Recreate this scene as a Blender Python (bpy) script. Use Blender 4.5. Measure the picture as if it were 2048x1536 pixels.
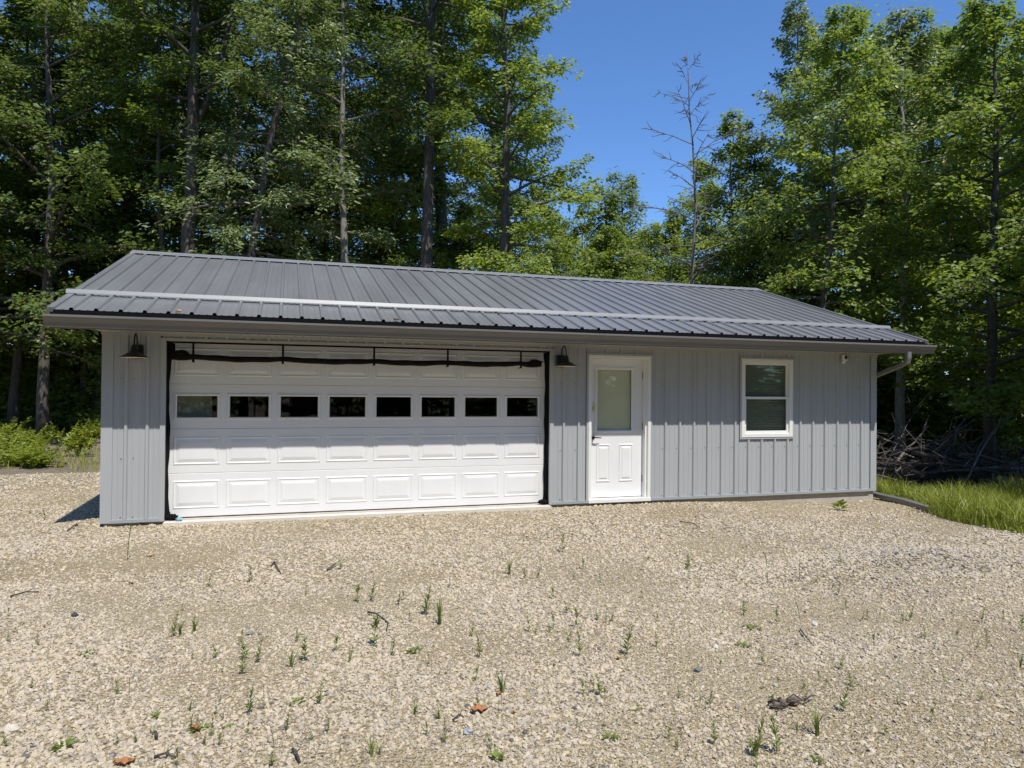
import bpy, math, random
import numpy as np
from mathutils import Vector, Matrix

for o in list(bpy.data.objects): bpy.data.objects.remove(o)
SC = bpy.context.scene
COL = SC.collection
random.seed(7)
PI = math.pi

# ------------------------------------------------------------------ camera
CAM = np.array([1.9631, -8.9141, 1.5314])
YAW, PITCH, ROLL, FPX = -0.305987, 0.0080525, 0.0090596, 1420.0
_fw = np.array([-math.sin(YAW)*math.cos(PITCH), math.cos(YAW)*math.cos(PITCH), math.sin(PITCH)])
_rt = np.array([math.cos(YAW), math.sin(YAW), 0.0]); _up = np.cross(_rt, _fw)
_R = _rt*math.cos(ROLL)+_up*math.sin(ROLL); _U = -_rt*math.sin(ROLL)+_up*math.cos(ROLL)
cam_d = bpy.data.cameras.new('camera'); cam = bpy.data.objects.new('camera', cam_d); COL.objects.link(cam)
cam_d.sensor_width = 36; cam_d.lens = 36*FPX/2048; cam_d.clip_start = 0.05; cam_d.clip_end = 2000
M = Matrix(((_R[0], _U[0], -_fw[0], CAM[0]), (_R[1], _U[1], -_fw[1], CAM[1]), (_R[2], _U[2], -_fw[2], CAM[2]), (0, 0, 0, 1)))
cam.matrix_world = M
SC.camera = cam

# ------------------------------------------------------------------ sky, sun, exposure
TO_SUN = Vector((0.186, -1.0, 1.80)).normalized()
SUN_EL = math.asin(TO_SUN.z); SUN_AZ = math.atan2(TO_SUN.x, TO_SUN.y)
w = bpy.data.worlds.new('World'); SC.world = w; w.use_nodes = True
nt = w.node_tree; nt.nodes.clear()
sky = nt.nodes.new('ShaderNodeTexSky'); sky.sky_type = 'NISHITA'; sky.sun_disc = False
sky.sun_elevation = SUN_EL; sky.sun_rotation = SUN_AZ; sky.altitude = 300; sky.air_density = 1.0; sky.dust_density = 0.1; sky.ozone_density = 2.4
bg = nt.nodes.new('ShaderNodeBackground'); bg.inputs[1].default_value = 0.12
wo = nt.nodes.new('ShaderNodeOutputWorld')
tn = nt.nodes.new('ShaderNodeMix'); tn.data_type = 'RGBA'; tn.blend_type = 'MULTIPLY'; tn.inputs[0].default_value = 1; tn.inputs[7].default_value = (.84, 1.16, 1.55, 1)
nt.links.new(sky.outputs[0], tn.inputs[6]); nt.links.new(tn.outputs[2], bg.inputs[0]); nt.links.new(bg.outputs[0], wo.inputs[0])
sd = bpy.data.lights.new('sun', 'SUN'); sd.energy = 5.0; sd.angle = math.radians(0.53); sd.color = (1.0, 0.955, 0.89)
sun = bpy.data.objects.new('sun', sd); COL.objects.link(sun); sun.rotation_euler = TO_SUN.to_track_quat('Z', 'Y').to_euler()
sun.location = (5, -20, 40)
vs = SC.view_settings; vs.view_transform = 'Standard'; vs.look = 'None'; vs.exposure = 0.0; vs.gamma = 1.0; vs.use_curve_mapping = False

# ------------------------------------------------------------------ helpers
def tag(o, label=None, cat=None, group=None, kind=None):
    if label: o['label'] = label
    if cat: o['category'] = cat
    if group: o['group'] = group
    if kind: o['kind'] = kind
    return o
def empty(name, loc=(0, 0, 0), rz=0, parent=None):
    o = bpy.data.objects.new(name, None); COL.objects.link(o); o.location = loc; o.rotation_euler = (0, 0, rz)
    o.empty_display_size = .1
    if parent: o.parent = parent
    return o
class MB:
    def __init__(s): s.v = []; s.f = []
    def add(s, vs, fs):
        n = len(s.v); s.v += [tuple(map(float, p)) for p in vs]; s.f += [tuple(i+n for i in f) for f in fs]; return s
    def box(s, x0, x1, y0, y1, z0, z1):
        return s.add([(x0,y0,z0),(x1,y0,z0),(x1,y1,z0),(x0,y1,z0),(x0,y0,z1),(x1,y0,z1),(x1,y1,z1),(x0,y1,z1)],
                     [(0,3,2,1),(4,5,6,7),(0,1,5,4),(1,2,6,5),(2,3,7,6),(3,0,4,7)])
    def cbox(s, x0, x1, y0, y1, z0, z1, b):
        # box with chamfered edges on the front (-y) face
        return s.add([(x0,y1,z0),(x1,y1,z0),(x1,y1,z1),(x0,y1,z1),(x0,y0+b,z0),(x1,y0+b,z0),(x1,y0+b,z1),(x0,y0+b,z1),
                      (x0+b,y0,z0+b),(x1-b,y0,z0+b),(x1-b,y0,z1-b),(x0+b,y0,z1-b)],
                     [(0,1,5,4)[::-1],(1,2,6,5)[::-1],(2,3,7,6)[::-1],(3,0,4,7)[::-1],(4,5,9,8),(5,6,10,9),(6,7,11,10),(7,4,8,11),(8,9,10,11),(0,1,2,3)])
    def tube(s, pts, rad, k=8, cap=True):
        pts = [np.array(p, float) for p in pts]; n = len(pts)
        if not hasattr(rad, '__len__'): rad = [rad]*n
        vs = []; prev = None
        for i in range(n):
            t = pts[min(i+1, n-1)]-pts[max(i-1, 0)]; t = t/(np.linalg.norm(t)+1e-9)
            a = prev if prev is not None else (np.array([1., 0, 0]) if abs(t[0]) < .9 else np.array([0, 1., 0]))
            a = a-t*(a@t); a = a/(np.linalg.norm(a)+1e-9); prev = a; b = np.cross(t, a)
            for j in range(k):
                q = 2*PI*j/k; vs.append(pts[i]+rad[i]*(a*math.cos(q)+b*math.sin(q)))
        fs = [(i*k+j, i*k+(j+1) % k, (i+1)*k+(j+1) % k, (i+1)*k+j) for i in range(n-1) for j in range(k)]
        if cap: fs += [tuple(range(k))[::-1], tuple(range((n-1)*k, n*k))]
        return s.add(vs, fs)
    def lathe(s, prof, c, k=24):
        vs = []; n = len(prof)
        for r, z in prof:
            for j in range(k): vs.append((c[0]+r*math.cos(2*PI*j/k), c[1]+r*math.sin(2*PI*j/k), c[2]+z))
        fs = [(i*k+j, i*k+(j+1) % k, (i+1)*k+(j+1) % k, (i+1)*k+j) for i in range(n-1) for j in range(k)]
        return s.add(vs, fs)
    def build(s, name, mat, parent=None, smooth=False):
        me = bpy.data.meshes.new(name); me.from_pydata(s.v, [], s.f); me.update()
        if smooth:
            for p in me.polygons: p.use_smooth = True
        return link(name, me, mat, parent)
def link(name, me, mat=None, parent=None):
    if mat and not me.materials: me.materials.append(mat)
    o = bpy.data.objects.new(name, me); COL.objects.link(o)
    if parent: o.parent = parent
    return o
def np_mesh(name, verts, faces, fattr=None, smooth=False):
    """verts (n,3), faces (m,k) all the same size"""
    me = bpy.data.meshes.new(name); verts = np.asarray(verts, np.float32); faces = np.asarray(faces, np.int32)
    m, k = faces.shape
    me.vertices.add(len(verts)); me.vertices.foreach_set('co', verts.ravel())
    me.loops.add(m*k); me.loops.foreach_set('vertex_index', faces.ravel())
    me.polygons.add(m); me.polygons.foreach_set('loop_start', np.arange(0, m*k, k, dtype=np.int32))
    if smooth: me.polygons.foreach_set('use_smooth', np.ones(m, bool))
    if fattr is not None:
        a = me.attributes.new('v', 'FLOAT', 'FACE'); a.data.foreach_set('value', np.asarray(fattr, np.float32))
    me.update(calc_edges=True); return me
def clone(o, parent=None):
    c = o.copy(); COL.objects.link(c)
    if parent: c.parent = parent
    return c
def clone_tree(root):
    r = clone(root)
    for ch in list(root.children): clone(ch, r)
    return r

# ------------------------------------------------------------------ materials
def newmat(name):
    m = bpy.data.materials.new(name); m.use_nodes = True; t = m.node_tree; t.nodes.clear()
    out = t.nodes.new('ShaderNodeOutputMaterial'); p = t.nodes.new('ShaderNodeBsdfPrincipled')
    t.links.new(p.outputs[0], out.inputs[0]); return m, t, p, out
def N(t, kind, **kw):
    n = t.nodes.new(kind)
    for k, v in kw.items(): setattr(n, k, v)
    return n
def ramp(t, stops, interp='LINEAR'):
    r = t.nodes.new('ShaderNodeValToRGB'); r.color_ramp.interpolation = interp
    e = r.color_ramp.elements
    while len(e) > 1: e.remove(e[-1])
    e[0].position = stops[0][0]; e[0].color = (*stops[0][1], 1)
    for pos, c in stops[1:]:
        x = e.new(pos); x.color = (*c, 1)
    return r
def plain(name, col, rough=.5, metal=0, var=.08, scale=6, bump=0, bscale=60, spec=.5, stretch=None):
    m, t, p, out = newmat(name)
    tc = N(t, 'ShaderNodeTexCoord'); mp = N(t, 'ShaderNodeMapping'); t.links.new(tc.outputs['Object'], mp.inputs[0])
    if stretch: mp.inputs['Scale'].default_value = stretch
    nz = N(t, 'ShaderNodeTexNoise'); nz.inputs['Scale'].default_value = scale; nz.inputs['Detail'].default_value = 6; nz.inputs['Roughness'].default_value = .65
    t.links.new(mp.outputs[0], nz.inputs[0])
    c = np.array(col); r = ramp(t, [(.25, tuple(c*(1-var))), (.75, tuple(np.minimum(1, c*(1+var))))])
    t.links.new(nz.outputs[0], r.inputs[0]); t.links.new(r.outputs[0], p.inputs['Base Color'])
    mr = N(t, 'ShaderNodeMapRange'); mr.inputs[3].default_value = max(0, rough-.08); mr.inputs[4].default_value = min(1, rough+.1)
    t.links.new(nz.outputs[0], mr.inputs[0]); t.links.new(mr.outputs[0], p.inputs['Roughness'])
    p.inputs['Metallic'].default_value = metal; p.inputs['Specular IOR Level'].default_value = spec
    if bump:
        n2 = N(t, 'ShaderNodeTexNoise'); n2.inputs['Scale'].default_value = bscale; n2.inputs['Detail'].default_value = 4
        t.links.new(mp.outputs[0], n2.inputs[0])
        b = N(t, 'ShaderNodeBump'); b.inputs['Strength'].default_value = bump; b.inputs['Distance'].default_value = .01
        t.links.new(n2.outputs[0], b.inputs['Height']); t.links.new(b.outputs[0], p.inputs['Normal'])
    return m
def leafmat(name, dark, light, trans=.48, rough=.42):
    m, t, p, out = newmat(name)
    at = N(t, 'ShaderNodeAttribute', attribute_name='v'); oi = N(t, 'ShaderNodeObjectInfo')
    md = N(t, 'ShaderNodeMath', operation='MULTIPLY_ADD'); md.inputs[1].default_value = .25; 
    sb = N(t, 'ShaderNodeMath', operation='MULTIPLY'); sb.inputs[1].default_value = .78
    t.links.new(at.outputs['Fac'], sb.inputs[0]); t.links.new(oi.outputs['Random'], md.inputs[0]); t.links.new(sb.outputs[0], md.inputs[2])
    mid = tuple((a+b)/2 for a, b in zip(dark, light))
    r = ramp(t, [(0, dark), (.5, mid), (.97, light), (1.0, (light[0]*1.5, light[1]*1.05, light[2]))])
    t.links.new(md.outputs[0], r.inputs[0]); t.links.new(r.outputs[0], p.inputs['Base Color'])
    p.inputs['Roughness'].default_value = rough; p.inputs['Specular IOR Level'].default_value = .35
    tr = N(t, 'ShaderNodeBsdfTranslucent')
    gm = N(t, 'ShaderNodeMix', data_type='RGBA', blend_type='MULTIPLY'); gm.inputs[0].default_value = 1
    t.links.new(r.outputs[0], gm.inputs[6]); gm.inputs[7].default_value = (1.45, 1.45, .6, 1); t.links.new(gm.outputs[2], tr.inputs[0])
    mx = N(t, 'ShaderNodeMixShader'); mx.inputs[0].default_value = trans
    t.links.new(p.outputs[0], mx.inputs[1]); t.links.new(tr.outputs[0], mx.inputs[2]); t.links.new(mx.outputs[0], out.inputs[0])
    return m
def barkmat(name, a, b):
    m, t, p, out = newmat(name)
    tc = N(t, 'ShaderNodeTexCoord'); mp = N(t, 'ShaderNodeMapping'); mp.inputs['Scale'].default_value = (9, 9, 1.6)
    t.links.new(tc.outputs['Object'], mp.inputs[0])
    nz = N(t, 'ShaderNodeTexNoise'); nz.inputs['Scale'].default_value = 2.2; nz.inputs['Detail'].default_value = 8; nz.inputs['Roughness'].default_value = .7
    t.links.new(mp.outputs[0], nz.inputs[0]); r = ramp(t, [(.3, a), (.7, b)]); t.links.new(nz.outputs[0], r.inputs[0])
    t.links.new(r.outputs[0], p.inputs['Base Color']); p.inputs['Roughness'].default_value = .9
    bp = N(t, 'ShaderNodeBump'); bp.inputs['Strength'].default_value = .9; bp.inputs['Distance'].default_value = .03
    t.links.new(nz.outputs[0], bp.inputs['Height']); t.links.new(bp.outputs[0], p.inputs['Normal'])
    return m
MT = {}
MT['siding'] = plain('siding_paint', (.405, .42, .43), .38, 0, .05, 2.0, .05, 30, .5, (1, 1, .25))
MT['trim'] = plain('trim_paint', (.34, .365, .385), .4, 0, .05, 3)
MT['roof'] = plain('roof_paint', (.19, .19, .187), .30, 0, .14, 1.6, .03, 20, .7, (1.5, .25, .25))
MT['gutter'] = plain('gutter_paint', (.175, .17, .165), .34, 0, .07, 2.5)
MT['flashing'] = plain('painted_flashing', (.225, .23, .23), .38, .05, .06, 2.5)
MT['soffit'] = plain('soffit_vinyl', (.40, .40, .39), .5, 0, .05, 3)
MT['white'] = plain('white_enamel', (.80, .80, .795), .35, 0, .035, 2.2, .04, 40)
MT['white2'] = plain('white_vinyl', (.80, .80, .77), .4, 0, .03, 3)
MT['black'] = plain('black_fabric', (.006, .006, .007), .85, 0, .3, 20, .5, 50, .15)
MT['netting'] = plain('black_net_roll', (.011, .010, .010), .8, 0, .5, 14, .8, 25, .15)
MT['blackmetal'] = plain('black_metal', (.012, .012, .014), .4, .2, .2, 10)
MT['lampin'] = plain('lamp_inside', (.75, .62, .5), .5, 0, .05, 5)
MT['concrete'] = plain('concrete', (.44, .40, .35), .85, 0, .22, 4, .5, 40)
MT['apron'] = plain('pale_concrete', (.64, .60, .53), .85, 0, .10, 6, .3, 50)
MT['wood'] = plain('framing_timber', (.16, .12, .08), .8, 0, .2, 3)
MT['dark_int'] = plain('interior_board', (.10, .095, .085), .9, 0, .2, 2)
MT['blind'] = plain('blind_vinyl', (.84, .83, .72), .6, 0, .03, 3)
MT['blind2'] = plain('grey_blind', (.34, .37, .355), .6, 0, .05, 3)
MT['screw'] = plain('screw_metal', (.12, .12, .12), .4, .6, .1, 5)
MT['yellow'] = plain('yellow_sticker', (.62, .62, .18), .6, 0, .1, 30)
MT['blue'] = plain('pale_blue_plastic', (.25, .5, .6), .4, 0, .1, 30)
MT['bark'] = barkmat('grey_brown_bark', (.035, .028, .022), (.17, .145, .12))
MT['bark_pale'] = barkmat('pale_bark', (.12, .105, .085), (.38, .35, .30))
MT['bark_dead'] = barkmat('dead_bark', (.08, .07, .065), (.24, .215, .195))
MT['stick'] = barkmat('dry_stick', (.035, .03, .026), (.125, .105, .09))
MT['stick_pale'] = barkmat('bleached_stick', (.08, .07, .06), (.24, .215, .19))
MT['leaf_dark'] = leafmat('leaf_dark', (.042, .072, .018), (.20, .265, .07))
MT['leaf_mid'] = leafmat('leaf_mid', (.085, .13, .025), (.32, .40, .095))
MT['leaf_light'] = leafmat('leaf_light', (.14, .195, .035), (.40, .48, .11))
MT['leaf_pale'] = leafmat('leaf_pale', (.10, .14, .055), (.38, .44, .22), .3, .38)
MT['leaf_ash'] = leafmat('leaf_ash', (.075, .115, .04), (.31, .38, .16), .3, .38)
MT['grass'] = leafmat('grass_blade', (.12, .16, .02), (.40, .43, .09), .35)
MT['fern'] = leafmat('fern_leaf', (.14, .19, .03), (.40, .45, .08), .35)
MT['weed'] = leafmat('weed_leaf', (.09, .14, .03), (.27, .33, .08), .3)
MT['weed_dark'] = leafmat('weed_dark', (.03, .055, .025), (.09, .13, .06), .3)
MT['dryleaf'] = plain('dry_leaf', (.36, .16, .055), .7, 0, .35, 40, .3, 60)
MT['dryleaf_tan'] = plain('tan_leaf', (.50, .33, .16), .7, 0, .25, 40)
MT['soil'] = plain('dark_soil', (.035, .028, .022), .95, 0, .4, 6, .8, 20)
MT['clod'] = plain('root_clod', (.15, .115, .085), .9, 0, .5, 25, .8, 60)
def glassmat(name, tint=(.9, .95, .92)):
    m, t, p, out = newmat(name)
    gl = N(t, 'ShaderNodeBsdfGlossy'); gl.inputs['Roughness'].default_value = .015
    tr = N(t, 'ShaderNodeBsdfTransparent'); tr.inputs[0].default_value = (*tint, 1)
    fr = N(t, 'ShaderNodeLayerWeight'); pw = N(t, 'ShaderNodeMath', operation='POWER'); pw.inputs[1].default_value = 5
    ma = N(t, 'ShaderNodeMath', operation='MULTIPLY_ADD'); ma.inputs[1].default_value = .955; ma.inputs[2].default_value = .045
    t.links.new(fr.outputs['Facing'], pw.inputs[0]); t.links.new(pw.outputs[0], ma.inputs[0])
    mx = N(t, 'ShaderNodeMixShader'); t.links.new(ma.outputs[0], mx.inputs[0]); t.links.new(tr.outputs[0], mx.inputs[1]); t.links.new(gl.outputs[0], mx.inputs[2])
    t.links.new(mx.outputs[0], out.inputs[0]); return m
MT['glass'] = glassmat('window_glass', (.82, .85, .82))
MT['glass_door'] = glassmat('door_glass', (.95, .97, .93))

# ground materials
def gravelmat():
    m, t, p, out = newmat('gravel_bed')
    tc = N(t, 'ShaderNodeTexCoord')
    v1 = N(t, 'ShaderNodeTexVoronoi'); v1.inputs['Scale'].default_value = 42
    v2 = N(t, 'ShaderNodeTexVoronoi'); v2.inputs['Scale'].default_value = 95
    nz = N(t, 'ShaderNodeTexNoise'); nz.inputs['Scale'].default_value = .7; nz.inputs['Detail'].default_value = 7; nz.inputs['Roughness'].default_value = .6
    for n in (v1, v2, nz): t.links.new(tc.outputs['Object'], n.inputs['Vector'])
    r1 = ramp(t, [(0, (0.260, 0.209, 0.122)), (.3, (0.381, 0.308, 0.174)), (.55, (0.465, 0.383, 0.223)), (.8, (0.371, 0.320, 0.223)), (1, (0.520, 0.446, 0.290))])
    r2 = ramp(t, [(0, (0.297, 0.237, 0.134)), (.5, (0.427, 0.347, 0.201)), (1, (0.501, 0.418, 0.252))])
    s1 = N(t, 'ShaderNodeSeparateColor'); s2 = N(t, 'ShaderNodeSeparateColor')
    t.links.new(v1.outputs['Color'], s1.inputs[0]); t.links.new(v2.outputs['Color'], s2.inputs[0])
    t.links.new(s1.outputs[0], r1.inputs[0]); t.links.new(s2.outputs[0], r2.inputs[0])
    mx = N(t, 'ShaderNodeMix', data_type='RGBA'); mx.inputs[0].default_value = .5
    t.links.new(r1.outputs[0], mx.inputs[6]); t.links.new(r2.outputs[0], mx.inputs[7])
    rn = ramp(t, [(.3, (.80, .76, .70)), (.5, (1, .98, .95)), (.7, (1.0, 1.0, 1.0))])
    t.links.new(nz.outputs[0], rn.inputs[0])
    mu = N(t, 'ShaderNodeMix', data_type='RGBA', blend_type='MULTIPLY'); mu.inputs[0].default_value = 1
    t.links.new(mx.outputs[2], mu.inputs[6]); t.links.new(rn.outputs[0], mu.inputs[7]); t.links.new(mu.outputs[2], p.inputs['Base Color'])
    p.inputs['Roughness'].default_value = .9
    ad = N(t, 'ShaderNodeMath', operation='MULTIPLY_ADD'); ad.inputs[1].default_value = 1.6
    t.links.new(v1.outputs['Distance'], ad.inputs[0]); t.links.new(v2.outputs['Distance'], ad.inputs[2])
    b = N(t, 'ShaderNodeBump', invert=True); b.inputs['Strength'].default_value = .9; b.inputs['Distance'].default_value = .016
    t.links.new(ad.outputs[0], b.inputs['Height']); t.links.new(b.outputs[0], p.inputs['Normal'])
    return m
MT['gravel_bed'] = gravelmat()
def stonemat():
    m, t, p, out = newmat('gravel_stone')
    at = N(t, 'ShaderNodeAttribute', attribute_name='tint', attribute_type='INSTANCER')
    r = ramp(t, [(0, (0.122, 0.114, 0.108)), (.07, (0.235, 0.214, 0.194)), (.2, (0.393, 0.349, 0.294)), (.42, (0.484, 0.415, 0.308)), (.65, (0.541, 0.464, 0.332)), (.85, (0.597, 0.520, 0.391)), (.95, (0.561, 0.454, 0.275)), (1, (0.663, 0.612, 0.529))])
    t.links.new(at.outputs['Fac'], r.inputs[0])
    tc = N(t, 'ShaderNodeTexCoord'); nz = N(t, 'ShaderNodeTexNoise'); nz.inputs['Scale'].default_value = 3; nz.inputs['Detail'].default_value = 5
    t.links.new(tc.outputs['Object'], nz.inputs[0]); rn = ramp(t, [(.3, (.82, .81, .8)), (.7, (1.05, 1.04, 1.03))]); t.links.new(nz.outputs[0], rn.inputs[0])
    mu = N(t, 'ShaderNodeMix', data_type='RGBA', blend_type='MULTIPLY'); mu.inputs[0].default_value = 1
    t.links.new(r.outputs[0], mu.inputs[6]); t.links.new(rn.outputs[0], mu.inputs[7]); t.links.new(mu.outputs[2], p.inputs['Base Color'])
    p.inputs['Roughness'].default_value = .85; return m
MT['stone'] = stonemat()
def floormat():
    m, t, p, out = newmat('forest_floor')
    tc = N(t, 'ShaderNodeTexCoord')
    n1 = N(t, 'ShaderNodeTexNoise'); n1.inputs['Scale'].default_value = .45; n1.inputs['Detail'].default_value = 9; n1.inputs['Roughness'].default_value = .68
    n2 = N(t, 'ShaderNodeTexNoise'); n2.inputs['Scale'].default_value = 16; n2.inputs['Detail'].default_value = 6; n2.inputs['Roughness'].default_value = .7
    for n in (n1, n2): t.links.new(tc.outputs['Object'], n.inputs['Vector'])
    r2 = ramp(t, [(.3, (.085, .06, .04)), (.5, (.20, .155, .11)), (.68, (.32, .265, .20))])
    g = ramp(t, [(.52, (0, 0, 0)), (.64, (1, 1, 1))]); t.links.new(n1.outputs[0], g.inputs[0]); t.links.new(n2.outputs[0], r2.inputs[0])
    mx = N(t, 'ShaderNodeMix', data_type='RGBA'); t.links.new(g.outputs[0], mx.inputs[0]); t.links.new(r2.outputs[0], mx.inputs[6])
    rg = ramp(t, [(.35, (.05, .07, .018)), (.65, (.15, .17, .05))]); t.links.new(n2.outputs[0], rg.inputs[0]); t.links.new(rg.outputs[0], mx.inputs[7])
    t.links.new(mx.outputs[2], p.inputs['Base Color']); p.inputs['Roughness'].default_value = .95
    b = N(t, 'ShaderNodeBump'); b.inputs['Strength'].default_value = .8; b.inputs['Distance'].default_value = .04
    t.links.new(n2.outputs[0], b.inputs['Height']); t.links.new(b.outputs[0], p.inputs['Normal'])
    return m
MT['floor'] = floormat()

# ------------------------------------------------------------------ terrain
def vnoise(x, y, s, seed=0):
    x = np.asarray(x, float)*s; y = np.asarray(y, float)*s
    xi = np.floor(x).astype(np.int64); yi = np.floor(y).astype(np.int64); fx = x-xi; fy = y-yi
    fx = fx*fx*(3-2*fx); fy = fy*fy*(3-2*fy)
    def h(a, b):
        n = (a*374761393+b*668265263+seed*982451653) & 0x7fffffff
        n = ((n ^ (n >> 13))*1274126177) & 0x7fffffff
        return ((n ^ (n >> 16)) & 0xffff)/65535.
    return (h(xi, yi)*(1-fx)+h(xi+1, yi)*fx)*(1-fy)+(h(xi, yi+1)*(1-fx)+h(xi+1, yi+1)*fx)*fy
def sstep(a, b, x):
    t = np.clip((np.asarray(x, float)-a)/(b-a), 0, 1); return t*t*(3-2*t)
def edge_x(y):
    y = np.asarray(y, float)
    return 10.2+.80*sstep(-1.9, .3, y)+.25*sstep(-4, -8, y)
def Hh(x, y):
    """ground height: the gravel pad is near 0 and drops away to the right"""
    x = np.asarray(x, float); y = np.asarray(y, float)
    z = -.03*sstep(-.5, -3, y)+.03*(vnoise(x, y, .8, 1)-.5)*sstep(-.3, -2.0, y)+.012*(vnoise(x, y, 3, 2)-.5)*sstep(-.1, -1.0, y)
    z = z-.035-.12*sstep(6.9, 10.6, x)*sstep(-6, 0, y)
    z = z-.055*sstep(-.1, -.8, x)*sstep(-2.0, 0, y)
    z = z+.10*np.exp(-(((x-7.7)/1.0)**2+((y+3.6)/.34)**2))+.06*np.exp(-(((x-7.2)/.6)**2+((y+4.35)/.3)**2))
    e = x-edge_x(y)
    z = z-.62*sstep(0, 2.2, e)*(1-.25*sstep(3, 14, e))
    far = sstep(9, 40, np.hypot(x-3, y-4))
    return z+far*(.5*(vnoise(x, y, .05, 5)-.4))-.05*sstep(6.0, 7.5, y)
def grid_mesh(name, xs, ys, zf):
    X, Y = np.meshgrid(xs, ys); Z = zf(X, Y); nx, ny = len(xs), len(ys)
    i = np.arange(nx*ny).reshape(ny, nx)
    f = np.stack([i[:-1, :-1], i[:-1, 1:], i[1:, 1:], i[1:, :-1]], -1).reshape(-1, 4)
    return np_mesh(name, np.stack([X, Y, Z], -1).reshape(-1, 3), f, smooth=True)
def spaced(lo, hi, step, far):
    c = list(np.arange(lo, hi+1e-6, step)); a = []; s = step; q = lo
    while q > -far: s *= 1.35; q -= s; a.append(q)
    b = []; s = step; q = hi
    while q < far: s *= 1.35; q += s; b.append(q)
    return np.array(a[::-1]+c+b)
gsd_n = lambda x, y: .35*(vnoise(x, y, 1.7, 8)-.5)+.2*(vnoise(x, y, 6, 9)-.5)
def gravel_sd(x, y):
    """signed distance into the gravel (positive inside)"""
    x = np.asarray(x, float); y = np.asarray(y, float)
    right = edge_x(y)+.15-x
    back = 6.3-y+.10*np.minimum(0, x+3)
    return np.minimum(np.minimum(right, back), np.minimum(x+11, y+16))+gsd_n(x, y)
gme = grid_mesh('ground', spaced(-16, 28, .3, 600), spaced(-18, 26, .3, 600), lambda X, Y: Hh(X, Y)-.012)
tag(link('ground', gme, MT['floor']), kind='structure')
pme = grid_mesh('gravel_lot', np.arange(-11.6, 11.9, .1), np.arange(-16.5, 7.4, .1), lambda X, Y: Hh(X, Y)-.004+np.clip(gravel_sd(X, Y)*.25, -.12, .0))
tag(link('gravel_lot', pme, MT['gravel_bed']), kind='structure')

def ray(px, py): return _fw+_R*(px-1024)/FPX-_U*(py-768)/FPX
def onground(px, py):
    d = ray(px, py); z = -.05
    for _ in range(12):
        q = CAM+d*((z-CAM[2])/d[2]); z = float(Hh(q[0], q[1]))
    return q
def at(px, py, depth): return CAM+ray(px, py)*depth

# ------------------------------------------------------------------ gravel stones (geometry nodes, stuff)
rng = np.random.default_rng(3)
def gravel_points():
    pts = []; sc = []
    def zone(n, x0, x1, y0, y1, d0, d1, rmean, rsd, dens_margin):
        x = rng.uniform(x0, x1, n); y = rng.uniform(y0, y1, n)
        dx = x-CAM[0]; dy = y-CAM[1]; dep = dx*_fw[0]+dy*_fw[1]; lat = dx*_rt[0]+dy*_rt[1]
        inside = (dep > d0) & (dep <= d1) & (gravel_sd(x, y) > -.12) & (np.abs(lat) < .76*dep+.5)
        inside &= ~((x > -.02) & (x < 10.8) & (y > -.03))
        x = x[inside]; y = y[inside]
        r = rmean*np.exp(rng.normal(0, rsd, len(x)))
        # coarser patches
        r *= .8+.4*vnoise(x, y, 1.1, 21)
        big = np.exp(-(((x-7.6)/1.1)**2+((y+3.6)/.5)**2))
        r *= 1+.8*big
        sandy = .55*vnoise(x, y, .55, 33)+.45*vnoise(x, y, 1.7, 34)
        r *= .80+.42*sstep(.3, .62, sandy)
        keep = (sandy > .40) | (rng.random(len(x)) < .72)
        keep &= gravel_sd(x, y) > rng.uniform(-.12, .25, len(x))
        r = np.minimum(r, rmean*2.1)
        pts.append(np.stack([x[keep], y[keep], Hh(x[keep], y[keep])-.004], -1)); sc.append(r[keep])
    zone(115000, -1.2, 7.6, -7.2, -2.6, 2.2, 5.0, .0080, .40, 1)
    zone(150000, -1.8, 8.2, -7.2, -2.0, 2.2, 5.8, .0050, .25, 1)
    zone(190000, -3.5, 10.6, -7.2, .2, 5.0, 7.6, .0086, .38, 1)
    zone(185000, -6.5, 11.4, -5.5, 4.0, 7.6, 11.0, .0102, .34, 1)
    zone(52000, -9, 11.6, -1.0, 7.0, 11.0, 18, .016, .35, 1)
    return np.concatenate(pts), np.concatenate(sc)
gp, gs = gravel_points()
gme = bpy.data.meshes.new('gravel_stones'); gme.vertices.add(len(gp)); gp[:, 2] += gs*.18
gme.vertices.foreach_set('co', gp.astype(np.float32).ravel())
a = gme.attributes.new('sc', 'FLOAT', 'POINT'); a.data.foreach_set('value', gs.astype(np.float32))
tv = np.clip(.08+.88*rng.beta(2.3, 2.0, len(gs)), 0, 1); odd = rng.random(len(gs)); tv = np.where(odd < .03, rng.uniform(0, .14, len(gs)), tv); tv = np.where(odd > .99, .97, tv)
tv = tv-.22*np.exp(-(((gp[:, 0]-7.6)/1.2)**2+((gp[:, 1]+3.7)/.55)**2)); tv = np.clip(tv+.2*(vnoise(gp[:, 0], gp[:, 1], .9, 77)-.5), 0, 1)
a = gme.attributes.new('tint', 'FLOAT', 'POINT'); a.data.foreach_set('value', tv.astype(np.float32))
rot = np.stack([rng.normal(0, .35, len(gs)), rng.normal(0, .35, len(gs)), rng.uniform(0, 6.28, len(gs))], -1)
a = gme.attributes.new('rot', 'FLOAT_VECTOR', 'POINT'); a.data.foreach_set('vector', rot.astype(np.float32).ravel())
a = gme.attributes.new('pick', 'INT', 'POINT'); a.data.foreach_set('value', rng.integers(0, 6, len(gs)).astype(np.int32))
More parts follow.
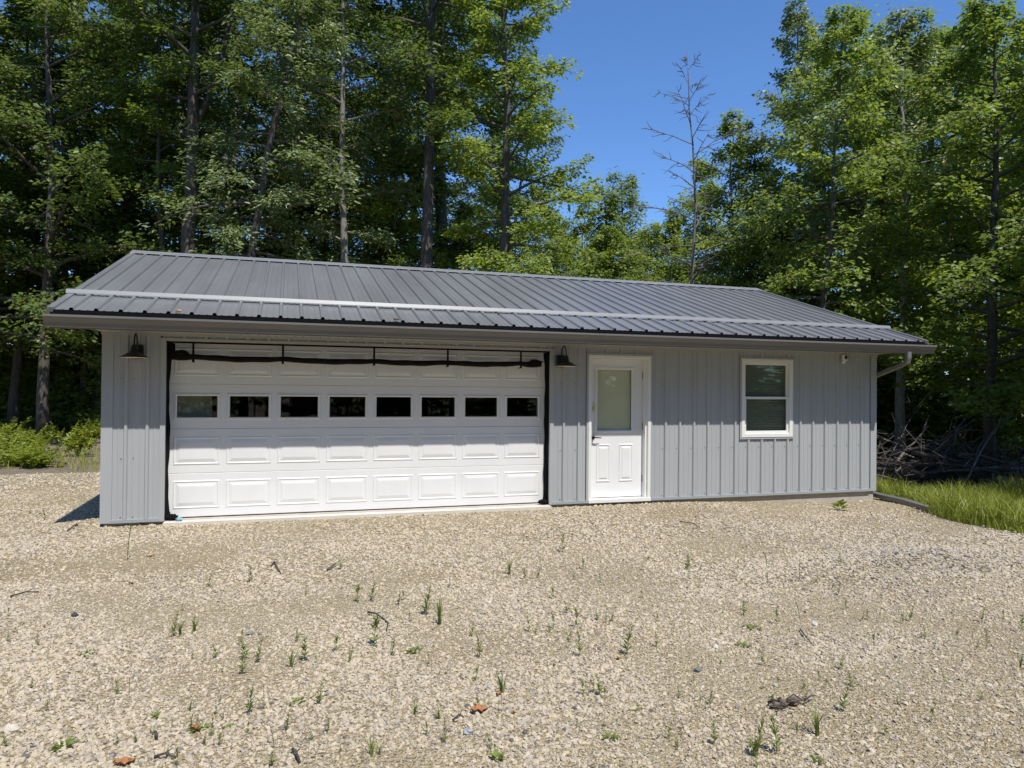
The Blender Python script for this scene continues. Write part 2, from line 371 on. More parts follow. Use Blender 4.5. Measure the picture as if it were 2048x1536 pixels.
def stone_nodes():
    g = bpy.data.node_groups.new('stones', 'GeometryNodeTree')
    g.interface.new_socket('Geometry', in_out='INPUT', socket_type='NodeSocketGeometry'); g.interface.new_socket('Geometry', in_out='OUTPUT', socket_type='NodeSocketGeometry')
    gi = g.nodes.new('NodeGroupInput'); go = g.nodes.new('NodeGroupOutput'); L = g.links.new
    gti = g.nodes.new('GeometryNodeGeometryToInstance')
    shapes = [(1, .72, .5), (1, .9, .6), (1.15, .6, .45), (.9, .8, .72), (1.1, .85, .38), (1, .66, .62)]
    for k, s in enumerate(shapes):
        ic = g.nodes.new('GeometryNodeMeshIcoSphere'); ic.inputs['Radius'].default_value = 1; ic.inputs['Subdivisions'].default_value = 2 if k < 2 else 1
        sp = g.nodes.new('GeometryNodeSetPosition'); pos = g.nodes.new('GeometryNodeInputPosition')
        nz = g.nodes.new('ShaderNodeTexNoise'); nz.noise_dimensions = '4D'; nz.inputs['W'].default_value = k*3.7; nz.inputs['Scale'].default_value = 1.1; nz.inputs['Detail'].default_value = 1
        L(pos.outputs[0], nz.inputs['Vector'])
        sub = g.nodes.new('ShaderNodeVectorMath'); sub.operation = 'SUBTRACT'; sub.inputs[1].default_value = (.5, .5, .5); L(nz.outputs['Color'], sub.inputs[0])
        mul = g.nodes.new('ShaderNodeVectorMath'); mul.operation = 'SCALE'; mul.inputs['Scale'].default_value = 1.7; L(sub.outputs[0], mul.inputs[0])
        L(ic.outputs['Mesh'], sp.inputs['Geometry']); L(mul.outputs[0], sp.inputs['Offset'])
        tf = g.nodes.new('GeometryNodeTransform'); tf.inputs['Scale'].default_value = s; L(sp.outputs[0], tf.inputs[0])
        sm = g.nodes.new('GeometryNodeSetMaterial'); sm.inputs['Material'].default_value = MT['stone']; L(tf.outputs[0], sm.inputs[0])
        sh = g.nodes.new('GeometryNodeSetShadeSmooth'); sh.inputs['Shade Smooth'].default_value = False; L(sm.outputs[0], sh.inputs[0])
        L(sh.outputs[0], gti.inputs[0])
    iop = g.nodes.new('GeometryNodeInstanceOnPoints'); iop.inputs['Pick Instance'].default_value = True
    def attr(nm, typ):
        n = g.nodes.new('GeometryNodeInputNamedAttribute'); n.data_type = typ; n.inputs['Name'].default_value = nm; return n.outputs['Attribute']
    L(gi.outputs[0], iop.inputs['Points']); L(gti.outputs[0], iop.inputs['Instance'])
    L(attr('pick', 'INT'), iop.inputs['Instance Index']); L(attr('sc', 'FLOAT'), iop.inputs['Scale'])
    er = g.nodes.new('FunctionNodeEulerToRotation'); L(attr('rot', 'FLOAT_VECTOR'), er.inputs[0]); L(er.outputs[0], iop.inputs['Rotation'])
    L(iop.outputs[0], go.inputs[0]); return g
gso = link('gravel_stones', gme, MT['stone'])
md = gso.modifiers.new('stones', 'NODES'); md.node_group = stone_nodes()
tag(gso, 'loose buff and grey crushed stone gravel covering the lot', 'gravel', kind='stuff')

# ------------------------------------------------------------------ the garage
G = empty('garage_building', (5.38, 3.6, 0)); GL = Vector(G.location)
tag(G, 'low grey metal-sided garage with dark ribbed metal roof', 'garage')
class GB(MB):
    """mesh part of the garage: world coordinates, re-based on the garage's own origin"""
    def build(s, name, mat, parent=None, smooth=False):
        s.v = [(p[0]-GL.x, p[1]-GL.y, p[2]-GL.z) for p in s.v]
        return MB.build(s, name, mat, parent or G, smooth)
ZS, XR, YB = 2.1415, 10.768, 7.70
GX0, GX1, GZ1, GREC = .640, 5.307, 2.052, .14
# slab and wall cores
GB().box(.02, XR-.02, .02, YB-.02, -.60, 0).build('foundation', MT['concrete'])
GB().box(GX0+.004, GX1-.004, -.125, .138, -.20, -.003).build('door_apron', MT['apron'])
core = [(.03, GX0-.02, 0, ZS), (GX0-.02, GX1+.02, GZ1+.02, ZS), (GX1+.02, 5.87, 0, ZS), (5.87, 6.81, 2.0, ZS), (6.81, 8.32, 0, ZS), (8.32, 9.19, 0, .86), (8.32, 9.19, 2.02, ZS), (9.19, XR-.03, 0, ZS)]
fw_ = GB()
for x0, x1, z0, z1 in core: fw_.box(x0, x1, .012, .13, z0+.001, z1-.001)
fwall = fw_.build('wall', MT['wood'])
GB().box(.03, XR-.03, YB-.13, YB-.012, 0, ZS).build('wall', MT['wood'])
GB().box(.012, .13, .131, YB-.131, 0, ZS).build('wall', MT['wood'])
GB().box(XR-.13, XR-.012, .131, YB-.131, 0, ZS).build('wall', MT['wood'])
GB().box(.02, XR-.02, .135, YB-.135, ZS, ZS+.03).build('ceiling_board', MT['dark_int'])
GB().box(5.70, 5.80, .135, YB-.135, .0, ZS-.002).build('partition_wall', MT['dark_int'])

def siding_profile(x0, x1, ribs):
    pr = [(x0, 0)]
    ev = []
    for r in ribs:
        ev.append((r, 'M'))
    if len(ribs) > 1: pitch = ribs[1]-ribs[0]
    else: pitch = .2286
    rr = [ribs[0]-pitch]+list(ribs)+[ribs[-1]+pitch] if ribs else []
    for a_, b_ in zip(rr, rr[1:]):
        for q in (1/3, 2/3): ev.append((a_+(b_-a_)*q, 'm'))
    for x, k in sorted(ev):
        if k == 'M': pts = [(-.024, 0), (-.013, .025), (.013, .025), (.024, 0)]
        else: pts = [(-.011, 0), (-.006, .004), (.006, .004), (.011, 0)]
        if x+pts[0][0] > x0+.001 and x+pts[-1][0] < x1-.001: pr += [(x+a_, h) for a_, h in pts]
    pr.append((x1, 0)); return pr
def siding(x0, x1, z0, z1, ribs, place=lambda x, h, z: (x, -h-.002, z), parent=None, name='siding_panel', mat='siding'):
    """sheets of at most four ribs each, with a 2 mm lap between them"""
    ribs = [r for r in ribs if x0-.05 < r < x1+.05]
    cuts = [x0]
    for i, r in enumerate(ribs):
        if i % 4 == 3 and r+.06 < x1-.15: cuts.append(r+.045)
    cuts.append(x1)
    for a_, b_ in zip(cuts, cuts[1:]):
        sub = [r for r in ribs if a_-.001 < r < b_+.001]
        if not sub: sub = ribs
        pr = siding_profile(a_, b_-.0015, sub); n = len(pr); m = GB()
        m.add([place(x, h, z0) for x, h in pr]+[place(x, h, z1) for x, h in pr], [(i, i+1, n+i+1, n+i) for i in range(n-1)])
        m.build(name, MT[mat], parent)
RIBS_R = [7.0535+.2286*i for i in range(-8, 17)]
Z0 = .035
siding(.105, .585, Z0, ZS-.03, [.236, .453])
siding(.60, 5.345, 2.088, ZS-.004, [.60+.2286*i for i in range(1, 21)])
siding(5.36, 5.835, Z0, ZS-.03, [5.51, 5.727])
siding(5.842, 6.836, 2.045, ZS-.03, [5.9106+.2286*i for i in range(0, 5)])
siding(6.842, 8.268, Z0, ZS-.03, RIBS_R)
siding(8.270, 9.214, Z0, .832, RIBS_R)
siding(8.270, 9.214, 2.044, ZS-.03, RIBS_R)
siding(9.216, 10.655, Z0, ZS-.03, RIBS_R)
side_r = [.3+.2286*i for i in range(0, 33)]
siding(.105, YB-.105, Z0, ZS+.02, side_r, lambda x, h, z: (-h-.002, x, z))
siding(.105, YB-.105, Z0, ZS+.02, side_r, lambda x, h, z: (XR+h+.002, x, z))
siding(.105, XR-.105, Z0, ZS-.004, [.2+.2286*i for i in range(0, 46)], lambda x, h, z: (x, YB+h+.002, z))
# corner trims, base trim, top trim
for cx_, sx in ((0, 1), (XR, -1)):
    for cy_, sy in ((0, 1), (YB, -1)):
        m = GB()
        xa, xb = sorted((cx_-sx*.012, cx_+sx*.104)); ya, yb = sorted((cy_-sy*.012, cy_-sy*.0005)); m.box(xa, xb, ya, yb, .0, ZS-.031)
        xa, xb = sorted((cx_-sx*.012, cx_-sx*.0005)); ya, yb = sorted((cy_-sy*.0004, cy_+sy*.104)); m.box(xa, xb, ya, yb, .0, ZS-.031)
        m.build('corner_trim', MT['siding'])
for x0, x1 in ((.104, .592), (5.355, 5.838), (6.842, XR-.104)):
    GB().box(x0, x1, -.026, .002, .0, Z0).build('base_trim', MT['trim'])
for x0, x1 in ((-.02, 5.84), (5.84, XR+.02)):
    GB().box(x0+.001, x1-.001, -.030, .0, ZS-.032, ZS-.003).build('frieze_trim', MT['siding'])
# screws, three rows
def screws(rows, ribs, xr):
    m = GB()
    for z in rows:
        for r in ribs:
            x = r-.045
            if xr[0]+.02 < x < xr[1]-.02:
                m.tube([(x, -.0005, z), (x, -.008, z)], .0062, 6)
    return m
ms = screws([.06, .72, 1.62], [.236, .36, .50], (.1, .6)); b_ = screws([.06, .72, 1.62], [5.51, 5.727], (5.36, 5.84)); ms.add(b_.v, b_.f)
b_ = screws([.06, .72, 1.62], [r for r in RIBS_R if not 8.25 < r-.045 < 9.22], (6.84, 10.70)); ms.add(b_.v, b_.f)
b_ = screws([.06, .72], [r for r in RIBS_R if 8.25 < r-.045 < 9.22], (8.25, 9.22)); ms.add(b_.v, b_.f)
tag(ms.build('screw_row', MT['screw']), kind='stuff')
# gables
for xg, s in ((0, -1), (XR, 1)):
    m = GB(); z0 = ZS+.02; yr = 3.85; zr = 3.60
    ys_ = list(np.arange(0, YB+.01, .2286*.5)); pts = []
    top = lambda y: z0+.02+(zr-z0-.04)*(1-abs(y-yr)/yr)
    v_ = []; 
    for i, y in enumerate(ys_):
        h = .018 if i % 2 else 0
        v_ += [(xg+s*(.003+h), y, z0), (xg+s*(.003+h), y, max(z0+.001, top(y)))]
    m.add(v_, [(2*i, 2*i+2, 2*i+3, 2*i+1) for i in range(len(ys_)-1)]); m.build('gable_panel', MT['siding'])

# ---- roof
YE, ZE, YR, ZR = -.553, 2.315, 3.575, 3.642
SL = (ZR-ZE)/(YR-YE); X0R, X1R = -.386, 11.209
nl = math.hypot(1, SL)
def roof_pt(x, y, h, front=True):
    z = ZE+SL*(y-YE)
    if not front: y = 2*YR-y
    s = 1 if front else -1
    return (x, y-s*h*SL/nl, z+h/nl)
def roof_slope(front):
    ribs = [-.178+.2286*i for i in range(0, 50)]
    cuts = [X0R]+[r+.045 for i, r in enumerate(ribs) if i % 4 == 3 and r < X1R-.3]+[X1R]
    for a_, b_ in zip(cuts, cuts[1:]):
        sub = [r for r in ribs if a_ < r < b_]
        if not sub: sub = [a_+.1]
        pr = siding_profile(a_, b_-.0015, sub); m = GB(); rows = [YE, YE+.01, YR-.06]; n = len(pr)
        m.add([roof_pt(x, y, h, front) for y in rows for x, h in pr], [(j*n+i, j*n+i+1, (j+1)*n+i+1, (j+1)*n+i) for j in range(2) for i in range(n-1)])
        m.build('roof_panel', MT['roof'], ROOF)
ROOF = empty('roof', (0, 0, 0), 0, G)
roof_slope(True); roof_slope(False)
# deck under the sheets
m = GB()
dk = [(X0R+.03, YE+.03), (X1R-.03, YE+.03)]
vv = [(x, y, ZE+SL*(y-YE)+d) for d in (-.09, -.012) for x, y in ((X0R+.03, YE+.03), (X1R-.03, YE+.03), (X1R-.03, YR), (X0R+.03, YR))]
m.add(vv, [(0, 3, 2, 1), (4, 5, 6, 7), (0, 1, 5, 4), (1, 2, 6, 5), (2, 3, 7, 6), (3, 0, 4, 7)])
vv = [(x, 2*YR-y, z) for x, y, z in vv]
m.add(vv, [(0, 1, 2, 3), (4, 7, 6, 5), (0, 4, 5, 1), (1, 5, 6, 2), (2, 6, 7, 3), (3, 7, 4, 0)])
m.build('roof_deck', MT['wood'], ROOF)
# rake trim, ridge cap, snow guard
for xa, xb in ((X0R-.012, X0R+.055), (X1R-.055, X1R+.012)):
    for front in (True, False):
        m = GB(); c = []
        for y in (YE-.004, YR-.002):
            for x, h in ((xa, .022), (xb, .022), (xb, .004), (xa, -.13)): c.append(roof_pt(x, y, h, front))
        m.add(c, [(0, 1, 5, 4), (1, 2, 6, 5), (2, 3, 7, 6), (3, 0, 4, 7), (0, 3, 2, 1), (4, 5, 6, 7)]); m.build('rake_trim', MT['roof'], ROOF)
m = GB(); c = []
capp = [(-.17, .022), (-.155, .030), (-.02, .034), (0, .040)]
row = [roof_pt(0, YR+dy, h)[1:] for dy, h in capp]; row = row+[(2*YR-y, z) for y, z in row[::-1][1:]]
n = len(row)
for x in (X0R-.015, X1R+.015): c += [(x, y, z) for y, z in row]
m.add(c, [(i, n+i, n+i+1, i+1) for i in range(n-1)]+[tuple(range(n)), tuple(range(2*n-1, n-1, -1))]); m.build('ridge_cap', MT['flashing'], ROOF)
yg = YE+.182*(YR-YE); m = GB(); c = []
for x in (X0R-.03, X1R+.02):
    for dy, h in ((-.040, .026), (-.036, .032), (.004, .066), (.010, .064), (-.028, .026), (.02, .028), (.02, .026)): c.append(roof_pt(x, yg+dy, h))
m.add(c, [(0, 7, 8, 1), (1, 8, 9, 2), (2, 9, 10, 3), (3, 10, 11, 4), (0, 4, 11, 7), (0, 1, 2, 3, 4), (11, 10, 9, 8, 7)]); m.build('snow_guard', MT['flashing'], ROOF)
GB().box(X0R+.015, X1R-.015, YE+.004, YE+.0115, 2.235, ZE-.004).build('closure_strip', MT['black'], ROOF)
# fascia + soffit
for s in (0, 1):
    f = (lambda y: y) if s == 0 else (lambda y: 2*YR-y)
    ya, yb = sorted((f(YE+.012), f(YE+.03))); GB().box(X0R+.02, X1R-.02, ya, yb, ZS-.02, ZE-.03).build('fascia', MT['gutter'], ROOF)
k = 0; x = X0R+.02
while x < X1R-.03:
    x2 = min(x+.30, X1R-.02)
    m = GB()
    for q in range(3):
        xa = x+(x2-x)*q/3; xb = x+(x2-x)*(q+1)/3
        m.box(xa+.005, xb-.005, YE+.031, -.034, ZS-.004, ZS+.004)
    m.box(x, x2-.0005, YE+.031, -.034, ZS+.0045, ZS+.010)
    m.build('soffit_panel', MT['soffit'], ROOF)
    x = x2; k += 1
for y0 in (YB+.034,):
    GB().box(X0R+.02, X1R-.02, y0, 2*YR-YE-.031, ZS-.004, ZS+.01).build('soffit_panel', MT['soffit'], ROOF)
for xa, xb in ((X0R+.03, -.026), (XR+.026, X1R-.03)):   # sloped soffit under the rakes
    for fr in (True, False):
        c = []
        for y in (-.03, YR):
            for x in (xa, xb): c.append(roof_pt(x, y, -.092, fr))
        GB().add(c, [(0, 1, 3, 2)]).build('soffit_panel', MT['soffit'], ROOF)
    GB().box(xa, xb, YE+.031, -.033, ZS-.004, ZS+.008).build('soffit_panel', MT['soffit'], ROOF)
# gutter (K style) along the front
gpf = [(YE+.010, ZE-.045), (YE+.010, 2.165), (YE-.035, 2.158), (YE-.055, 2.168), (YE-.062, 2.205), (YE-.098, 2.245), (YE-.108, 2.262), (YE-.108, 2.282), (YE-.096, 2.285), (YE-.094, 2.275), (YE-.092, 2.250), (YE-.055, 2.215), (YE-.050, 2.175), (YE-.035, 2.166), (YE+.004, 2.172), (YE+.004, ZE-.045)]
gpf = [(y, z-.028 if i not in (0, 15) else z-.02) for i, (y, z) in enumerate(gpf)]
m = GB(); n = len(gpf); GXA, GXB = -.405, 11.272
m.add([(x, y, z) for x in (GXA, GXB) for y, z in gpf], [(i, n+i, n+(i+1) % n, (i+1) % n) for i in range(n)])
for x in (GXA, GXB):
    lip = gpf[:8]; m.add([(x, y, z) for y, z in lip], [tuple(range(8))])
GUT = m.build('gutter', MT['gutter'])
# downspout elbow from the gutter back to the right side wall
dpath = [(10.80, -.585, 2.17), (10.80, -.585, 2.06), (10.802, -.57, 2.00), (10.81, -.47, 1.96), (10.82, -.20, 1.88), (10.83, .20, 1.76), (10.832, .30, 1.72), (10.835, .345, 1.66), (10.835, .35, 1.50), (10.835, .35, .06), (10.84, .33, -.02), (10.87, .27, -.06)]
dpath = [(x-.0, y, z) for x, y, z in dpath]
def rect_tube(m, pts, w_, d_):
    pts = [np.array(p, float) for p in pts]; vs_ = []; n = len(pts)
    for i in range(n):
        t = pts[min(i+1, n-1)]-pts[max(i-1, 0)]; t /= np.linalg.norm(t); a_ = np.array([1., 0, 0]); a_ -= t*(a_@t); a_ /= np.linalg.norm(a_); b_ = np.cross(t, a_)
        for u, v in ((-1, -.8), (-.8, -1), (.8, -1), (1, -.8), (1, .8), (.8, 1), (-.8, 1), (-1, .8)): vs_.append(pts[i]+a_*u*w_/2+b_*v*d_/2)
    fs = [(i*8+j, i*8+(j+1) % 8, (i+1)*8+(j+1) % 8, (i+1)*8+j) for i in range(n-1) for j in range(8)]+[tuple(range(8))[::-1], tuple(range(n*8-8, n*8))]
    return m.add(vs_, fs)
rect_tube(GB(), dpath, .075, .06).build('downspout', MT['gutter'])

# ---- garage door
DZ = [.012, .522, 1.043, 1.565, 2.075]; DX0, DX1 = .632, 5.318
D = empty('garage_door', (0, 0, 0), 0, G)
gp0, gpp, gpw = .7378, .57387, .4354
for i in range(4):
    z0, z1 = DZ[i], DZ[i+1]-.0025
    m = GB()
    if i != 2: m.cbox(DX0, DX1, GREC, GREC+.045, z0, z1, .004)
    else:
        xs_ = [DX0]
        for k in range(8): xs_ += [gp0+gpp*k, gp0+gpp*k+gpw]
        xs_.append(DX1); pz0, pz1 = 1.174, 1.4255
        m.box(DX0, DX1, GREC, GREC+.045, z0, pz0-.0005); m.box(DX0, DX1, GREC, GREC+.045, pz1+.0005, z1)
        for k in range(0, len(xs_), 2): m.box(xs_[k], xs_[k+1], GREC+.0005, GREC+.0445, pz0, pz1)
    m.build('door_section', MT['white'], D)
    for k in range(8):
        cx_ = gp0+gpp*k+gpw/2; W = .252; 
        if i == 2:
            fz0, fz1 = 1.145, 1.457; m = GB()
            ox0, ox1, ix0, ix1 = cx_-W, cx_+W, cx_-gpw/2, cx_+gpw/2; iz0, iz1 = 1.174, 1.4255
            c = []
            for (a0, a1, c0, c1, y) in ((ox0, ox1, fz0, fz1, GREC-.0006), (ox0+.006, ox1-.006, fz0+.006, fz1-.006, GREC-.011), (ix0-.010, ix1+.010, iz0-.010, iz1+.010, GREC-.013), (ix0, ix1, iz0, iz1, GREC-.006), (ix0, ix1, iz0, iz1, GREC+.02)):
                c += [(a0, y, c0), (a1, y, c0), (a1, y, c1), (a0, y, c1)]
            m.add(c, [(4*r+j, 4*r+(j+1) % 4, 4*r+4+(j+1) % 4, 4*r+4+j) for r in range(4) for j in range(4)])
            wf = m.build('window_frame', MT['white2'], D)
            GB().box(ix0-.004, ix1+.004, GREC+.021, GREC+.025, iz0-.004, iz1+.004).build('window_pane', MT['glass'], D)
        else:
            fz0, fz1 = z0+.095, z0+.425; m = GB(); c = []
            for ins, y in ((0, -.0006), (.010, -.006), (.016, -.006), (.026, -.0012), (.034, -.0012), (.068, -.0085), (.075, -.009)):
                a0, a1, c0, c1 = cx_-W+ins, cx_+W-ins, fz0+ins, fz1-ins
                c += [(a0, GREC+y, c0), (a1, GREC+y, c0), (a1, GREC+y, c1), (a0, GREC+y, c1)]
            m.add(c, [(4*r+j, 4*r+(j+1) % 4, 4*r+4+(j+1) % 4, 4*r+4+j) for r in range(6) for j in range(4)]+[(24, 25, 26, 27)])
            m.build('raised_panel', MT['white'], D)
GB().box(DX0, DX1, GREC+.004, GREC+.03, -.002, .0115).build('bottom_seal', MT['black'], D)
# opening trim
for x0, x1, z0, z1 in ((GX0-.055, GX0, .0, GZ1+.034), (GX1, GX1+.055, .0, GZ1+.034)):
    GB().box(x0, x1, -.024, .010, z0, z1).build('opening_trim', MT['siding'])
    xa, xb = (x0, x0+.052) if x0 < 1 else (x0+.003, x1)
GB().box(GX0+.001, GX1-.001, -.0235, .010, GZ1, GZ1+.0335).build('opening_trim', MT['siding'])
GB().box(GX0-.012, GX0, .0105, GREC+.05, 0, GZ1+.02).build('door_jamb', MT['black'])
GB().box(GX1, GX1+.012, .0105, GREC+.05, 0, GZ1+.02).build('door_jamb', MT['black'])
GB().box(GX0, GX1, .0105, GREC-.02, GZ1, GZ1+.018).build('door_jamb', MT['black'])

# ---- entry door
E_ = empty('entry_door', (0, 0, 0), 0, G)
EL, ER, EZ0, EZ1, ED = 5.928, 6.734, .055, 1.973, .08
EX0, EX1, EZT = 5.866, 6.812, 2.017
m = GB()
for x0, x1, z0, z1 in ((EX0, EX0+.045, .0, EZT), (EX1-.045, EX1, .0, EZT)): m.cbox(x0, x1, -.034, .0, z0, z1, .006)
m.cbox(EX0+.0455, EX1-.0455, -.034, .0, EZT-.045, EZT, .006)
m.box(EX0+.002, EL-.003, .0005, .125, .0, EZT-.002); m.box(ER+.003, EX1-.002, .0005, .125, .0, EZT-.002); m.box(EL-.0025, ER+.0025, .0005, .125, EZ1+.003, EZT-.003)
m.build('door_frame', MT['white2'], E_)
GB().box(EX0+.002, EX1-.002, -.05, .125, .001, .045).build('threshold', MT['white2'], E_)
gx0, gx1, gz0, gz1 = 6.043, 6.557, .981, 1.821
m = GB(); 
m.box(EL, gx0, ED, ED+.045, EZ0, EZ1); m.box(gx1, ER, ED, ED+.045, EZ0, EZ1); m.box(gx0, gx1, ED, ED+.045, EZ0, gz0); m.box(gx0, gx1, ED, ED+.045, gz1, EZ1)
m.build('door_slab', MT['white'], E_)
GB().box(EL, ER, ED+.012, ED+.03, EZ0-.012, EZ0-.0005).build('bottom_seal', MT['black'], E_)
m = GB(); c = []
for ins, y in ((-.040, -.0006), (-.034, -.012), (-.012, -.014), (0, -.004), (0, .02)):
    c += [(gx0+ins, ED+y, gz0+ins), (gx1-ins, ED+y, gz0+ins), (gx1-ins, ED+y, gz1-ins), (gx0+ins, ED+y, gz1-ins)]
m.add(c, [(4*r+j, 4*r+(j+1) % 4, 4*r+4+(j+1) % 4, 4*r+4+j) for r in range(4) for j in range(4)]); m.build('window_frame', MT['white2'], E_)
GB().box(gx0-.004, gx1+.004, ED+.020, ED+.024, gz0-.004, gz1+.004).build('window_pane', MT['glass_door'], E_)
m = GB(); z = gz0-.002
while z < gz1+.004:
    m.add([(gx0+.006, ED+.036, z), (gx1-.006, ED+.036, z), (gx1-.006, ED+.029, z+.017), (gx0+.006, ED+.029, z+.017)], [(0, 1, 2, 3)]); z += .0155
m.box(gx0, gx1, ED+.037, ED+.041, gz0, gz1); tag(m.build('blind', MT['blind'], E_), 'closed pale blind behind the entry door glass')
for x0, x1 in ((6.030, 6.240), (6.375, 6.590)):
    m = GB(); c = []
    for ins, y in ((0, -.0006), (.008, -.009), (.014, -.009), (.026, -.001), (.034, -.001), (.058, -.011), (.064, -.011)):
        c += [(x0+ins, ED+y, .269+ins), (x1-ins, ED+y, .269+ins), (x1-ins, ED+y, .789-ins), (x0+ins, ED+y, .789-ins)]
    m.add(c, [(4*r+j, 4*r+(j+1) % 4, 4*r+4+(j+1) % 4, 4*r+4+j) for r in range(6) for j in range(4)]+[(24, 25, 26, 27)]); m.build('raised_panel', MT['white'], E_)
m = GB(); m.tube([(5.975, ED-.001, .885), (5.975, ED-.012, .885)], .030, 16); m.tube([(5.975, ED-.010, .885), (5.975, ED-.055, .885)], .012, 10)
m.tube([(5.970, ED-.052, .885), (6.02, ED-.056, .883), (6.085, ED-.050, .880)], [.010, .009, .006], 8); m.build('door_handle', MT['blackmetal'], E_, True)
for z in (.30, 1.03, 1.75): GB().tube([(ER+.001, ED-.006, z-.05), (ER+.001, ED-.006, z+.05)], .006, 8).build('hinge', MT['screw'], E_)
m = GB(); sx_ = 5.982; y = ED-.0015
m.add([(sx_-.024, y, 1.262), (sx_+.024, y, 1.262), (sx_+.018, y, 1.30), (sx_+.020, y, 1.30), (sx_+.005, y, 1.385), (sx_-.004, y, 1.385), (sx_-.017, y, 1.30), (sx_-.019, y, 1.30)], [(0, 1, 2, 3, 4, 5, 6, 7)])
m.box(sx_-.014, sx_+.012, y-.0002, y+.001, 1.232, 1.259)
m.build('sticker', MT['yellow'], E_)
for z in (1.275, 1.292): GB().box(sx_-.016, sx_+.010, y-.0012, y-.0006, z, z+.004).build('sticker_line', MT['screw'], E_)
# grey channel round the door
GB().box(EX0-.026, EX0-.001, -.027, .0, .0, EZT+.026).build('channel_trim', MT['siding']); GB().box(EX1+.001, EX1+.026, -.027, .0, .0, EZT+.026).build('channel_trim', MT['siding'])
GB().box(EX0-.0005, EX1+.0005, -.0265, .0, EZT+.001, EZT+.0255).build('channel_trim', MT['siding'])

# ---- double-hung window
Wn = empty('window', (0, 0, 0), 0, G)
WX0, WX1, WZ0, WZ1 = 8.297, 9.190, .862, 2.018
GB().box(8.271, 8.296, -.027, .0, .837, 2.042).build('channel_trim', MT['siding']); GB().box(9.191, 9.214, -.027, .0, .837, 2.042).build('channel_trim', MT['siding'])
GB().box(8.2965, 9.1905, -.0265, .0, .837, .861).build('channel_trim', MT['siding']); GB().box(8.2965, 9.1905, -.0265, .0, 2.019, 2.0415).build('channel_trim', MT['siding'])
def frame(x0, x1, z0, z1, wd, y0, y1, name, mat, b=.005):
    m = GB(); m.cbox(x0, x0+wd, y0, y1, z0, z1, b); m.cbox(x1-wd, x1, y0, y1, z0, z1, b); m.cbox(x0+wd+.0003, x1-wd-.0003, y0+.0004, y1, z0, z0+wd, b); m.cbox(x0+wd+.0003, x1-wd-.0003, y0+.0004, y1, z1-wd, z1, b)
    return m.build(name, MT[mat], Wn)
frame(WX0, WX1, WZ0, WZ1, .058, -.034, .05, 'window_frame', 'white2')
frame(WX0+.0585, WX1-.0585, 1.435, WZ1-.0585, .028, .018, .045, 'upper_sash', 'white2', .004)
frame(WX0+.0585, WX1-.0585, WZ0+.0585, 1.462, .036, -.006, .0175, 'lower_sash', 'white2', .004)
GB().box(WX0+.088, WX1-.088, .029, .033, 1.464, WZ1-.088).build('window_pane', MT['glass'], Wn)
GB().box(WX0+.096, WX1-.096, .004, .008, WZ0+.096, 1.425).build('window_pane', MT['glass'], Wn)
m = GB(); z = WZ0+.02
while z < WZ1-.03:
    m.add([(WX0+.06, .066, z), (WX1-.06, .066, z), (WX1-.06, .050, z+.036), (WX0+.06, .050, z+.036)], [(0, 1, 2, 3)]); z += .040
m.box(WX0+.03, WX1-.03, .122, .126, WZ0+.002, WZ1-.002)
m.build('blind', MT['blind2'], Wn)
# pale sheet added just inside the leftmost pane to make it look lighter
sh = MB(); sh.box(-.45, .10, 0, .02, 0, 1.9); sh.box(.015, .03, -.012, -.001, 0, 1.9); so = sh.build('pane_lightener', plain('pale_added_sheet', (.62, .60, .52), .8, 0, .35, 5)); so.location = (1.0, .30, .003)
tag(so, 'pale sheet added inside to lighten the leftmost garage door window', 'added sheet')

# ------------------------------------------------------------------ things fixed to the garage
def barn_light(x, label):
    t = empty('barn_light', (x, -.024, 1.84)); tag(t, label, 'wall lamp', 'barn lights on the front wall')
    MB().cbox(-.058, .058, -.028, 0, 0, .16, .006).build('back_plate', MT['blackmetal'], t)
    arc = [(0, -.02, .11)]+[(0, -.045-.085*(1-math.cos(a)), .16+.115*math.sin(a)) for a in np.linspace(0, PI, 13)]+[(0, -.215, .12)]
    MB().tube(arc, .0085, 8).build('gooseneck_arm', MT['blackmetal'], t, True)
    sh_ = [(.0, .145), (.022, .143), (.030, .128), (.034, .085), (.045, .066), (.085, .046), (.120, .026), (.146, .012), (.148, .006)]
    MB().lathe(sh_, (0, -.215, 0), 28).build('lamp_shade', MT['blackmetal'], t, True)
    MB().lathe([(.145, .006), (.118, .021), (.083, .041), (.043, .060), (0, .066)], (0, -.215, 0), 28).build('shade_lining', MT['lampin'], t, True)
    MB().lathe([(0, .002), (.018, .010), (.024, .028), (.016, .052), (0, .056)], (0, -.215, 0), 14).build('bulb', MT['white2'], t, True)
barn_light(.352, 'black barn light by the left corner of the garage')
barn_light(5.447, 'black barn light between the garage door and the entry door')
t = empty('security_camera', (10.125, -.005, 1.99)); tag(t, 'small white security camera under the eave near the right corner', 'camera')
MB().cbox(-.045, .035, -.075, -.03, .035, .125, .008).build('housing', MT['white2'], t)
MB().box(-.030, .020, -.0765, -.0752, .055, .112).build('lens_cover', MT['blackmetal'], t)
MB().tube([(-.005, 0, .035), (-.012, -.03, .012), (-.012, -.055, .036)], [.024, .026, .022], 10).build('bracket', MT['white2'], t, True)
